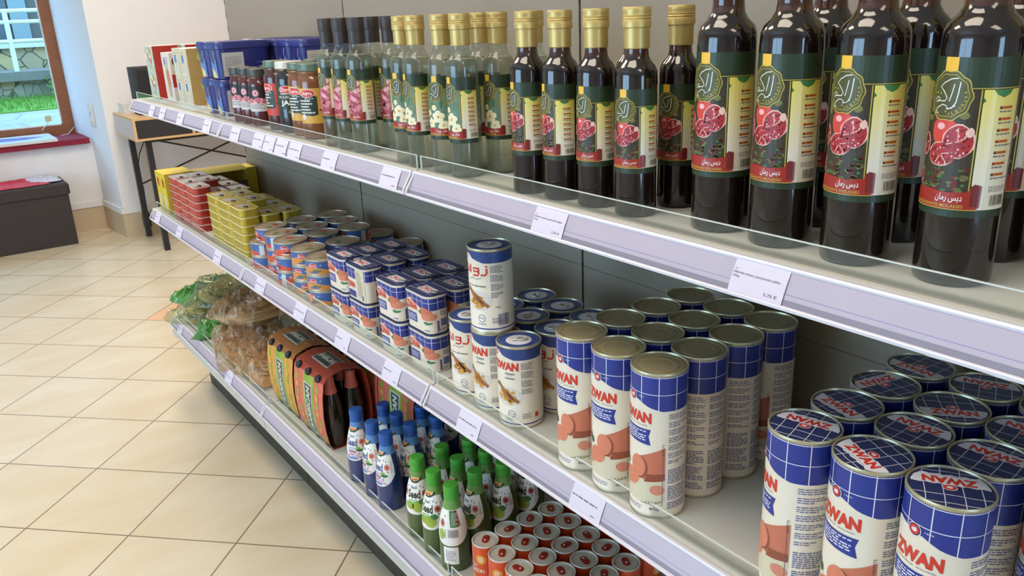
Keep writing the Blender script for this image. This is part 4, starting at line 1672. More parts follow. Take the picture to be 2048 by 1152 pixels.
# ---- bagged bread
def pillow(name, w, d, h, m, seed, crump=1.0, nx=80, ny=60, parent=None, loc=(0, 0, 0), sink=.25):
    """closed crinkled bag lying flat: w along x, d along y"""
    mb = MB()
    top, bot = [], []
    for j in range(ny + 1):
        rt, rb = [], []
        for i in range(nx + 1):
            u, v = -1 + 2 * i / nx, -1 + 2 * j / ny
            e = max(0.0, (1 - abs(u) ** 4) * (1 - abs(v) ** 4)) ** .45
            p = Vector((u * w / 2, v * d / 2, 0))
            q = Vector((u * w * 5.5 + seed * 3.1, v * d * 9 + seed, seed * 1.7))
            n1 = noise.noise(q)
            n2 = abs(noise.noise(q * 2.2)) ** .7
            n3 = abs(noise.noise(q * 5.0 + Vector((4, 4, 4)))) ** .7
            cr = (n1 * .35 + (.40 - n2) * .80 + (.36 - n3) * .45) * crump
            ox = noise.noise(q * 1.3 + Vector((9, 0, 0))) * .014 * crump
            oy = noise.noise(q * 1.3 + Vector((0, 9, 0))) * .014 * crump
            z = h * e * (1 + cr)
            rt.append((p.x + ox, p.y + oy, h * sink + z * (1 - sink)))
            rb.append((p.x + ox, p.y + oy, h * sink - min(h * sink, h * sink * e * 1.15)))
        top.append(rt); bot.append(rb)
    b = len(mb.v)
    for r_ in top:
        mb.v += r_
    k = nx + 1
    mi = mb.mi(m)
    for j in range(ny):
        for i in range(nx):
            mb.f.append((b + j * k + i, b + j * k + i + 1, b + (j + 1) * k + i + 1, b + (j + 1) * k + i)); mb.m.append(mi)
    b2 = len(mb.v)
    for r_ in bot:
        mb.v += r_
    for j in range(ny):
        for i in range(nx):
            mb.f.append((b2 + j * k + i, b2 + (j + 1) * k + i, b2 + (j + 1) * k + i + 1, b2 + j * k + i + 1)); mb.m.append(mi)
    return mb.build(name, parent, loc, smooth=28, fix=False)


def bread_bag(name, label, loc, rz, w, d, h, bag, bread, seed, cat='bread bag', tilt=(0, 0), logo=True, n=3, group=None, tail=True):
    t = thing(name, label, cat, loc, rz, group)
    t.rotation_euler = (tilt[0], tilt[1], rz)
    pillow('plastic_bag', w, d, h, bag, seed, 1.0, parent=t, sink=.3)
    rr = min(w, d) * .43
    for i in range(n):
        z = h * (.14 + .62 * i / max(1, n - 1))
        mb = MB()
        ox, oy = math.sin(seed * 3 + i * 2) * .016, math.cos(seed * 5 + i * 3) * .016
        k = 1 - .12 * i
        mb.lathe([(rr * k * .6, -.004), (rr * k * .93, -.003), (rr * k, .0), (rr * k * .95, .0045), (rr * k * .6, .0075)], bread, seg=32, cap0=bread, cap1=bread)
        o = mb.build('flatbread', t, (ox, oy, z))
        o.scale = (w / (2.35 * rr), d / (2.35 * rr), 1)
        for k2, v in enumerate(o.data.vertices):
            v.co.z += .004 * noise.noise(Vector((v.co.x * 30, v.co.y * 30, seed + i)))
    if tail:
        mb = MB()
        nn = 22
        rs = []
        for j in range(9):
            q = j / 8.
            wd = (.012 + .055 * q ** .8)
            rs.append([(math.cos(2 * PI * i / nn) * wd * (1 + .35 * noise.noise(Vector((i * 1.3, j, seed)))), -d / 2 + .02 - q * .075, h * .45 + math.sin(2 * PI * i / nn) * wd * .35 * (1 + .7 * noise.noise(Vector((i * 1.7, j * .8, seed + 5)))) - q * h * .2) for i in range(nn)])
        mb.rings(rs, bag)
        mb.build('twisted_end', t, smooth=28)
    if logo:
        a = Art(seed)
        a.ell(0, 0, w * .13, w * .13, 'bag_logo', 1, n=24)
        for i in range(3):
            a.stroke([(-w * .05 + i * w * .05, -w * .06), (-w * .03 + i * w * .05, 0), (-w * .05 + i * w * .05, w * .06)], .003, 'bread', 2)
        lp = MB()
        a.wrap(lp, lambda u, v, l: (u - w * .18, v - d * .12, h * 1.02 + .0004 * l - ((u * u + v * v) * 6)), [-.03, -.02, -.01, 0, .01, .02, .03])
        lp.build('logo_print', t, smooth=0, fix=False)
    return t
# ------------------------------------------------------------------ room shell
def build_room():
    mb = MB()
    mb.box(-4.2, 4.0, -7.0, 3.9, -0.1, 0.0, 'floor_tiles')
    stru(mb.build('floor', smooth=0))
    mb = MB()
    mb.box(-4.2, 4.0, -7.0, 3.9, 2.7, 2.8, 'ceiling_paint')
    stru(mb.build('ceiling', smooth=0))
    mb = MB()
    # pier right of the window with its splayed reveal, niche wall under the sill, left pier and lintel: one wall
    mb.extrude([(.411, 2.82), (4.0, 2.82), (4.0, 3.9), (.312, 3.9), (.335, 3.65)], 'z', 0, 2.7, 'wall_paint')
    mb.extrude([(-4.2, 2.82), (-2.0, 2.82), (-1.92, 3.65), (-1.90, 3.9), (-4.2, 3.9)], 'z', 0, 2.7, 'wall_paint')
    mb.box(-1.96, .372, 3.25, 3.9, 0, .640, 'wall_paint')
    mb.box(-1.96, .372, 3.25, 3.9, 2.25, 2.7, 'wall_paint')
    stru(mb.build('wall_far', smooth=0))
    mb = MB()
    for a in ((-7.0, -2.8, 0, 2.7), (.4, 3.9, 0, 2.7), (-2.8, .4, 0, .55), (-2.8, .4, 2.35, 2.7)):
        mb.box(-4.3, -4.2, a[0], a[1], a[2], a[3], 'wall_paint')
    stru(mb.build('wall_left', smooth=0))
    t = thing('window_added'); stru(t)  # unseen window, added to carry the fill light from the left
    mb = MB()
    mb.box(-4.25, -4.18, -2.8, .4, .55, .62, 'wood_frame'); mb.box(-4.25, -4.18, -2.8, .4, 2.28, 2.35, 'wood_frame')
    for y in (-2.8, -1.235, .33):
        mb.box(-4.25, -4.18, y, y + .07, .62, 2.28, 'wood_frame')
    mb.build('window_frame', t, smooth=0)
    for y0, y1 in ((-2.73, -1.235), (-1.165, .33)):
        mb = MB(); mb.box(-4.22, -4.214, y0, y1, .62, 2.28, 'window_glass'); mb.build('window_pane', t, smooth=0)
    mb = MB(); mb.box(4.0, 4.1, -7.0, 3.9, 0, 2.7, 'wall_paint'); stru(mb.build('wall_right', smooth=0))
    mb = MB(); mb.box(-4.2, -1.42, -7.1, -7.0, 0, 2.7, 'wall_paint'); mb.box(-.28, 4.0, -7.1, -7.0, 0, 2.7, 'wall_paint'); mb.box(-1.42, -.28, -7.1, -7.0, 2.3, 2.7, 'wall_paint')
    stru(mb.build('wall_near', smooth=0))
    t = thing('door_1'); stru(t)
    mb = MB(); mb.box(-1.42, -1.35, -7.08, -7.0, 0, 2.3, 'wood_frame'); mb.box(-.35, -.28, -7.08, -7.0, 0, 2.3, 'wood_frame'); mb.box(-1.35, -.35, -7.08, -7.0, 2.25, 2.3, 'wood_frame'); mb.box(-1.35, -.35, -7.08, -7.0, 0, .14, 'wood_frame')
    mb.build('door_frame', t, smooth=0)
    mb = MB(); mb.box(-1.35, -.35, -7.05, -7.04, .14, 2.25, 'window_glass'); mb.build('door_pane', t, smooth=0)
    mb = MB(); mb.tube([(-.42, -6.99, .95), (-.42, -6.95, .95), (-.42, -6.95, 1.25), (-.42, -6.99, 1.25)], .01, 'can_silver'); mb.build('door_handle', t)
    # tiled skirting and the white strip over it, following the wall line
    mb = MB(); m2 = MB()
    segs = [((-1.96, 3.25), (.372, 3.25), 0), ((.372, 3.25), (.411, 2.82), 1), ((.411, 2.82), (4.0, 2.82), 0)]
    for (x0, y0), (x1, y1), k in segs:
        L = math.hypot(x1 - x0, y1 - y0)
        nx, ny = (y1 - y0) / L, -(x1 - x0) / L
        e = .0
        for b, t, z0, z1, m in ((mb, .010, 0, .165, 'skirt_tile'), (m2, .016, .165, .205, 'trim_white')):
            ex = t if k == 0 else 0
            xs0, ys0 = x0 - 0, y0
            dx, dy = (x1 - x0) / L, (y1 - y0) / L
            a = (x0 - dx * (t if (k == 0 and x0 > .4) else 0), y0 - dy * 0)
            c = (x1 + dx * (t if k == 1 else 0), y1 + dy * (t if k == 1 else 0))
            pts = [a, c, (c[0] + nx * t, c[1] + ny * t), (a[0] + nx * t, a[1] + ny * t)]
            b.extrude(pts, 'z', z0, z1, m)
    stru(mb.build('baseboard_far', smooth=0))
    stru(m2.build('trim_1', smooth=0))
    # window
    t = thing('window_1'); stru(t)
    fr = MB()
    x0, x1, z0, z1, w = -1.915, .334, .652, 2.25, .068
    ya, yb = 3.62, 3.69
    fr.box(x0, x1, ya, yb, z0, z0 + w, 'wood_frame')
    fr.box(x0, x1, ya, yb, z1 - w, z1, 'wood_frame')
    for a, b in ((x0, x0 + w), (x1 - w, x1), (-1.03, -.97)):
        fr.box(a, b, ya, yb, z0 + w, z1 - w, 'wood_frame')
    fr.box(x0 + w, x1 - w, 3.64, 3.655, z0 + w, z0 + w + .008, 'trim_white')
    fr.box(x1 - w - .008, x1 - w, 3.64, 3.655, z0 + w, z1 - w, 'trim_white')
    fr.build('window_frame', t, smooth=0)
    for k, (a, b) in enumerate(((x0 + w, -1.03), (-.97, x1 - w))):
        g = MB(); g.box(a, b, 3.655, 3.661, z0 + w, z1 - w, 'window_glass'); g.build('window_pane', t, smooth=0)
    sl = MB(); sl.box(-1.95, .350, 3.235, 3.62, .640, .6515, 'trim_white'); sl.build('window_sill', t, smooth=0)


build_room()


def ceiling_lights():
    for k, (x, y) in enumerate(LAMPS):
        w = ['far lamp nearest the window', 'second ceiling lamp from the window', 'third ceiling lamp from the window', 'ceiling lamp behind the viewer'][k]
        t = thing('ceiling_light', 'white rectangular ceiling panel lamp, ' + w, 'ceiling light', (x, y, 2.7), 0, 'ceiling panel lamps')
        mb = MB(); mb.box(-.31, .31, -.61, .61, -.03, 0, 'trim_white'); mb.build('housing', t, smooth=0)
        mb = MB(); mb.box(-.28, .28, -.58, .58, -.034, -.03, 'lamp_glow'); mb.build('diffuser', t, smooth=0)


ceiling_lights()


# ------------------------------------------------------------------ outside the window
def outside():
    mb = MB(); mb.box(-9, 10, 3.9, 6.75, .48, .58, 'paving'); stru(mb.build('pavement', smooth=0))
    mb = MB(); mb.extrude([(6.75, .4), (6.75, .59), (7.1, .63), (7.42, .68), (7.42, .4)], 'x', -9, 10, 'grass_mat'); stru(mb.build('grass_verge', smooth=0))
    mb = MB(); mb.box(-9, 10, 7.42, 8.6, .4, .86, 'stone_low'); stru(mb.build('retaining_wall', smooth=0))
    mb = MB(); mb.box(-9, 10, 7.34, 8.6, .86, .955, 'concrete'); stru(mb.build('wall_coping', smooth=0))
    mb = MB(); mb.box(-9, 10, 8.1, 8.6, .955, 1.19, 'stone_wall'); mb.box(-9, 10, 8.05, 8.65, 1.19, 1.25, 'rail_paint'); stru(mb.build('upper_stone_wall', smooth=0))
    # blades of grass and weeds at the wall foot
    rnd = random.Random(4)
    mb = MB()
    for i in range(2600):
        x, y = rnd.uniform(-2.6, 2.4), rnd.uniform(6.75, 7.40)
        z = .59 + (y - 6.75) * .13
        h = rnd.uniform(.02, .06) * (1.8 if (.15 < x < .9 and y > 7.2) else 1)
        a = rnd.uniform(0, 6.28)
        dx, dy = math.cos(a) * .006, math.sin(a) * .006
        mb.face([(x - dx, y - dy, z), (x + dx, y + dy, z), (x + rnd.uniform(-.02, .02), y + rnd.uniform(-.02, .02), z + h)], 'grass_mat')
    o = mb.build('grass', smooth=0, fix=False)
    tag(o, 'short green grass along the foot of the stone wall outside', 'grass'); o['kind'] = 'stuff'
    w = thing('weed', 'tall green weed growing against the stone wall outside the window', 'plant', (.78, 7.30, .65))
    mb = MB()
    for k in range(5):
        a = k * 1.3
        mb.tube([(0, 0, 0), (.03 * math.cos(a), .03 * math.sin(a), .12), (.07 * math.cos(a), .04 * math.sin(a), .16 + .035 * k)], .004, 'leaf_green', 5)
    mb.build('stem', w)
    mb = MB()
    for k in range(60):
        a = rnd.uniform(0, 6.28); z = rnd.uniform(.02, .27); q = rnd.uniform(.02, .09)
        c = Vector((q * math.cos(a), q * math.sin(a) * .6, z))
        d = Vector((rnd.uniform(-1, 1), rnd.uniform(-.5, .5), rnd.uniform(.1, .9))).normalized() * .05
        s = d.cross(Vector((0, 1, 0))).normalized() * .011
        mb.face([c, c + d * .5 + s, c + d, c + d * .5 - s], 'grass_mat')
    mb.build('leaves', w, smooth=0, fix=False)
    # railing
    t = thing('railing', 'pale blue-white metal railing standing on the concrete ledge outside', 'railing', (0, 7.52, .955))
    for z in (.63, .515, .315):
        mb = MB(); mb.tube([(-6, 0, z), (7, 0, z)], .022, 'rail_paint', 10); mb.build('rail', t)
    for x in (-3.35, -1.45, .452, 2.35, 4.25):
        mb = MB(); mb.tube([(x, 0, 0), (x, 0, .64)], .026, 'rail_paint', 10); mb.build('post', t)
    # building across the street
    t = thing('building', 'grey building with large blue windows beyond the outdoor railing', 'building', (0, 11.5, .0))
    mb = MB(); mb.box(-11, 12, 0, .5, 0, 6, 'facade'); mb.build('facade_wall', t, smooth=0)
    for k, x in enumerate((-8, -5.6, -3.2, -.8, 1.6, 4.0, 6.4)):
        mb = MB(); mb.box(x, x + 1.7, -.03, .0, .7, 3.6, 'facade_glass'); o = mb.build('window', t, smooth=0)
        f = MB()
        f.box(x + 1.72, x + 1.95, -.06, .0, .3, 4.0, 'facade_blue')
        f.build('pilaster', t, smooth=0)
    mb = MB(); mb.box(-9, 10, 8.65, 14, .2, .9, 'concrete'); stru(mb.build('street_ground', smooth=0))


outside()


# ------------------------------------------------------------------ furniture at the far wall
def furniture():
    t = thing('desk', 'light wood desk with black drawer fronts and black metal legs by wall', 'desk', (.45, 2.22, 0))
    mb = MB()
    mb.box(0, 1.10, 0, .54, .836, .852, 'wood_light')
    mb.box(0, 1.10, 0, .54, .712, .726, 'wood_light')
    mb.box(0, .016, 0, .54, .726, .836, 'desk_side', {2: 'wood_light'})
    mb.box(1.084, 1.10, 0, .54, .726, .836, 'desk_side', {2: 'wood_light'})
    mb.box(.345, .361, 0, .54, .726, .836, 'wood_light')
    mb.box(.016, 1.084, .52, .535, .726, .836, 'wood_light')
    mb.build('desk_case', t, smooth=0)
    for a, b in ((.018, .343), (.363, 1.082)):
        mb = MB(); mb.box(a, b, .002, .016, .728, .834, 'black_panel'); mb.build('drawer', t, smooth=0)
    for x in (.08, 1.0):
        for y in (.05, .52):
            mb = MB(); mb.box(x - .017, x + .017, y - .017, y + .017, 0, .705, 'black_metal'); mb.build('leg', t, smooth=0)
    mb = MB()
    for y in (.05, .52):
        mb.box(.06, 1.02, y - .012, y + .012, .694, .712, 'black_metal')
    for x in (.08, 1.0):
        mb.box(x - .012, x + .012, .05, .52, .694, .712, 'black_metal')
    mb.build('under_frame', t, smooth=0)
    mb = MB()
    mb.tube([(.09, .52, .69), (.99, .52, .40)], .006, 'black_metal')
    mb.tube([(.09, .532, .36), (.99, .532, .66)], .006, 'black_metal')
    mb.build('cross_brace', t)
    # things on the desk
    t = thing('speaker_box', 'black upright box standing on the wooden desk behind the snack cartons', 'speaker', (.635, 2.44, .852))
    mb = MB(); mb.rings([rrect(.20, .16, .012, 0), rrect(.20, .16, .012, .29)], 'black_panel', 'black_panel', 'black_panel'); mb.build('cabinet', t)
    mb = MB(); mb.box(-.08, .08, -.083, -.079, .02, .27, 'black_cable'); mb.build('front_grille', t, smooth=0)
    t = thing('paper_box', 'small white cardboard box on the left end of the wooden desk', 'box', (.515, 2.62, .852))
    mb = MB(); mb.box(-.035, .045, -.07, .07, 0, .058, 'white_plastic'); mb.build('box_body', t, smooth=0)
    mb = MB(); mb.box(-.037, .047, -.072, .072, .048, .064, 'white_plastic'); mb.build('box_lid', t, smooth=0)
    t = thing('power_cable', 'thin black power cable hanging from the desk down the wall', 'cable', (0, 0, 0))
    mb = MB(); mb.tube([(.62, 2.785, .70), (.612, 2.79, .63), (.575, 2.79, .56), (.552, 2.79, .48), (.548, 2.79, .40), (.560, 2.79, .33), (.556, 2.785, .22), (.545, 2.78, .15)], .0035, 'black_cable', 6); mb.build('cord', t)
    mb = MB(); mb.rings([rrect(.05, .035, .008, .06, 4, .540, 2.775), rrect(.05, .035, .008, .15, 4, .540, 2.775)], 'black_cable', 'black_cable', 'black_cable'); mb.build('adapter', t)
    # storage box with a foil packet
    t = thing('storage_box', 'black fabric storage box with lid on the floor beneath the window', 'storage box', (-.34, 3.055, 0))
    mb = MB(); mb.rings([rrect(.90, .33, .012, 0), rrect(.905, .33, .012, .35)], 'ottoman_cloth', 'ottoman_cloth', 'ottoman_cloth'); mb.build('box_body', t)
    mb = MB(); mb.rings([rrect(.925, .350, .02, .345), rrect(.93, .350, .02, .35), rrect(.93, .350, .02, .405), rrect(.915, .335, .02, .415)], 'ottoman_cloth', 'ottoman_cloth', 'ottoman_cloth'); mb.build('lid', t)
    t = thing('foil_packet', 'shiny red foil packet with clear end lying on the black storage box', 'packet', (-.29, 3.06, .415), R(2))
    pillow('foil_part', .60, .29, .022, 'red_foil', 3, .8, parent=t, loc=(0, 0, 0))
    pillow('clear_end', .20, .25, .024, 'clear_wrap_white', 8, 1.2, 30, 24, parent=t, loc=(.29, .03, .004))
    # sill things
    mb = MB(); mb.box(-1.90, .352, 3.205, 3.61, .6515, .656, 'red_cloth'); mb.box(-1.90, .352, 3.200, 3.2045, .618, .656, 'red_cloth')
    tag(mb.build('sill_cloth', smooth=0), 'dark red cloth spread over the window sill', 'cloth')
    t = thing('sign_board', 'violet and white printed sign board lying flat on the window sill', 'sign', (-.40, 3.395, .6562))
    mb = MB(); mb.box(-.56, .555, -.205, .205, 0, .018, 'white_plastic'); mb.build('board', t, smooth=0)
    a = Art(2)
    a.rect(-.54, -.19, .535, .19, 'sign_pale', 1)
    a.blob(.25, .02, .22, .11, 'sign_violet', 2, j=.2)
    a.blob(-.05, .09, .20, .08, 'sign_violet', 2, j=.25)
    a.blob(.42, .12, .10, .04, 'sign_pink', 3, j=.2)
    a.blob(.10, -.02, .12, .05, 'text_white', 3, j=.15)
    a.blob(.12, -.02, .05, .02, 'pack_pink', 4, j=.15)
    lp = MB(); flat_wrap(a, lp, .018); lp.build('sign_print', t, smooth=0, fix=False)
    t = thing('white_cord', 'thin white cord with a small plug in the window corner', 'cord', (0, 0, 0))
    mb = MB()
    mb.tube([(.33, 3.60, .70), (.30, 3.58, .675), (.27, 3.52, .662), (.22, 3.50, .66)], .003, 'white_plastic', 6)
    mb.tube([(.14, 3.60, .662), (.12, 3.60, .70), (.16, 3.61, .735), (.175, 3.61, .76)], .003, 'white_plastic', 6)
    mb.build('cord', t)
    mb = MB(); mb.box(.155, .195, 3.60, 3.618, .755, .795, 'skirt_tile'); mb.build('plug', t, smooth=0)
    # double socket on the window reveal
    ang = math.atan2(.0936, 1)
    t = thing('wall_socket', 'white double wall socket on the blue-lit window reveal', 'socket', (.3855, 3.10, .82), ang)
    mb = MB(); mb.rings([[(-.002 - q, p[0], p[1]) for p in rrect(.082 - e, .155 - e, .012, 0, 4)] for q, e in ((0, 0), (.008, 0), (.011, .006))], 'white_plastic', 'white_plastic', 'white_plastic'); mb.build('plate', t)
    for z in (-.036, .036):
        mb = MB(); mb.lathe([(.024, 0), (.0235, .004), (.019, .0045), (.019, .0015)], 'white_plastic', seg=24, cap1='trim_white')
        o = mb.build('outlet', t, loc=(-.012, 0, z)); o.rotation_euler = (0, -PI / 2, 0)


furniture()

# ------------------------------------------------------------------ the shelving
TOP, MID, LOW = 1.142, .744, .318
XB = .391


def gondola():
    t = thing('shelving_unit', 'long white metal shop shelving unit with lavender price rails', 'shelving', (0, 0, 0))
    nb = 4
    for b in range(nb):
        y1, y0 = -b, -(b + 1)
        for z0, z1 in ((.03, .4605), (.4615, .8925), (.8935, 1.6005), (1.6015, 2.2)):
            mb = MB(); mb.box(XB, XB + .012, y0 + .003, y1 - .003, z0, z1, 'panel_grey'); mb.build('back_panel', t, smooth=0)
        mb = MB(); mb.box(.115, .13, y0 + .003, y1 - .003, .0, .262, 'kick_dark'); mb.build('kick_plate', t, smooth=0)
    for b in range(nb + 1):
        y = -b + (.016 if b == 0 else (-.016 if b == nb else 0))
        mb = MB()
        mb.box(XB + .014, XB + .07, y - .03 + (.02 if b == 0 else 0), y + .03, 0, 2.2, 'upright_grey')
        mb.box(XB + .004, XB + .014, -b - .0035, -b + .0035, .03, 2.2, 'slot_dark')
        mb.box(.14, XB + .07, y - .02, y + .02, 0, .09, 'upright_grey')
        for k in range(44):
            mb.box(XB - .0002, XB + .002, -b - .0028, -b + .0028, .05 + k * .05, .075 + k * .05, 'slot_dark')
        mb.build('upright', t, smooth=0)
    for S in (TOP, MID, LOW):
        for b in range(nb):
            y1, y0 = -b - .002, -(b + 1) + .002
            mb = MB()
            d = .028 if S != LOW else .072
            mb.extrude([(.022, S - d), (.022, S - .006), (.026, S - .0015), (.032, S), (XB - .002, S), (XB - .002, S - .012), (.034, S - .012), (.034, S - d)], 'y', y0, y1, 'shelf_white')
            if S != LOW:
                for yy in (y0 + .004, y1 - .007):
                    mb.extrude([(.05, S - .012), (XB, S - .012), (XB, S - .09), (XB - .04, S - .09), (.05, S - .03)], 'y', yy, yy + .003, 'upright_grey')
            if S == LOW:
                mb.box(.006, .024, y0, y1, S - .080, S - .043, 'shelf_white')
            sh = mb.build('shelf_board', t, smooth=20)
            # slanted price rail: bottom edge x=0, top edge x=.018
            mb = MB()
            def P(q, e=0.0):
                return (.0175 * (1 - q) + .0015 * q - e, S - .003 - .037 * q)
            def strip(q0, q1, m, e0=0.0007, e1=0.0007):
                a, c = P(q0, e0), P(q1, e1)
                mb.face([(a[0], y0, a[1]), (a[0], y1, a[1]), (c[0], y1, c[1]), (c[0], y0, c[1])], m)
            strip(0, .60, 'rail_back'); strip(.60, .62, 'rail_line'); strip(.62, .74, 'rail_back'); strip(.74, .92, 'rail_low'); strip(.92, 1.0, 'rail_back')
            a, c = P(0), P(1)
            mb.extrude([(a[0], a[1]), (.0215, a[1]), (.0215, S - .030), (c[0] + .004, c[1]), (c[0] + .0005, c[1]), (c[0] + .0005, c[1])], 'y', y0, y1, 'rail_white')
            mb.extrude([(a[0] + .0005, a[1] - .0015), (a[0] - .0022, a[1] - .0022), (a[0] - .0028, a[1] + .0002), (a[0] - .0012, a[1] + .0022), (a[0] + .003, a[1] + .0022)], 'y', y0, y1, 'rail_white')
            mb.extrude([(c[0], c[1]), (c[0] - .0030, c[1] + .0004), (c[0] - .0038, c[1] + .0036), (c[0] - .0030, c[1] + .0044), (c[0] - .0012, c[1] + .0030), (c[0] + .001, c[1] + .004)], 'y', y0, y1, 'rail_white')
            rail = mb.build('price_rail', sh, smooth=20)
            for yy in (y0 + .003, y1 - .003):
                mb = MB()
                mb.tube([(a[0] - .001, yy, a[1] + .002), (a[0] - .003, yy, a[1] - .004), (c[0] - .0030, yy, c[1] + .008), (c[0] - .0030, yy, c[1] + .001)], .0016, 'trim_white', 6)
                mb.build('rail_end_cap', sh)
            mb = MB()
            mb.extrude([(.0300, S + .0005), (.0300, S + .0225), (.0318, S + .0225), (.0318, S + .0023), (.048, S + .0018), (.048, S + .0005)], 'y', y0 + .004, y1 - .004, 'acrylic')
            mb.box(.0298, .0320, y0 + .004, y1 - .004, S + .0225, S + .0236, 'edge_clear')
            for yy in (y0 + .004, y1 - .006):
                mb.box(.0297, .0321, yy, yy + .002, S + .0005, S + .0225, 'edge_clear')
            mb.build('product_guard', sh, smooth=0)


gondola()


# ------------------------------------------------------------------ price tickets
def ticket(S, y1, y0, label, lines=None, price=None):
    """paper ticket slipped into the slanted rail; y1 = far (left) edge"""
    w = y1 - y0
    mb = MB()
    a = Art(int(abs(y1) * 977) + int(S * 10))

    def P(u, v, l):        # u 0..w to the right, v 0 bottom .. 1 top
        q = 1 - v
        bow = .0012 * math.sin(PI * v)
        return (.0175 * (1 - q) + .0015 * q - .0012 - bow - .00018 * l, y1 - u, S - .003 - .037 * q)
    b = Art(1)
    b.rect(0, -.01, w, .98, 'ticket_paper', 0)
    if lines:
        b.text('SPY', w * .03, .70, w * .11, .735, 'ink_grey', 1, 0)
        b.text(lines[0], w * .02, .585, w * (.92 if len(lines[0]) > 20 else .6), .665, 'ink_dark', 1, .0)
        if len(lines) > 1:
            b.text(lines[1], w * .02, .49, w * .15, .56, 'ink_dark', 1, 0)
        b.text(price, w * .66, .20, w * .90, .295, 'ink_dark', 1, 0)
    else:
        a.lines(w * .04, .55, w * .85, .63, 1, 'ink_grey', 1, .6)
        a.lines(w * .70, .18, w * .90, .25, 1, 'ink_grey', 1, .6)
        b.it += a.it
    b.wrap(mb, P, (), [i / 8. for i in range(1, 8)])
    o = mb.build('price_ticket', smooth=0, fix=False)
    tag(o, label, 'price ticket', 'white price tickets in the shelf rails')
    return o


def tickets():
    ds = [-.255, -.385, -.590, -.850, -1.082, -1.248, -1.318, -1.392, -1.470, -1.647, -1.899]
    for i, y in enumerate(ds):
        lab = 'white paper price ticket in the upper rail, %s from the left' % (ORD[i] if i < 9 else ('tenth', 'eleventh')[i - 9])
        ticket(TOP, y, y - .066, lab)
    ticket(TOP, -2.343, -2.409, 'white price ticket reading 3,20 under the small dark molasses bottles', ['Albarska melasa z granátového jablka -', '250g'], '3,20 €')
    ticket(TOP, -2.681, -2.747, 'white price ticket reading 5,70 under the large molasses bottles', ['Albarska melasa z granátového jablka -', '700g'], '5,70 €')
    ms = [(-.057, 'under the yellow carton'), (-.336, 'under the red sardine tins'), (-.745, 'under the yellow sardine tins'), (-1.106, 'at the left end of the round tuna cans'), (-1.374, 'under the right of the tuna cans'),
          (-1.610, 'under the leftmost small luncheon tins'), (-1.832, 'under the right small luncheon tins'), (-2.109, 'under the franks cans'), (-2.413, 'under the tall luncheon cans with bare lids')]
    for y, w in ms:
        ticket(MID, y, y - .066, 'white price ticket in the middle rail ' + w)
    ticket(LOW, -.095, -.095 - .055, 'faded price ticket at the left end of the bottom rail')
    ticket(LOW, -.654, -.654 - .066, 'faded price ticket in the bottom rail under the brown bread bags')


tickets()


# ------------------------------------------------------------------ goods on the shelves
LR = ['leftmost', 'second from left', 'third from left', 'fourth from left', 'fifth from left', 'sixth from left']


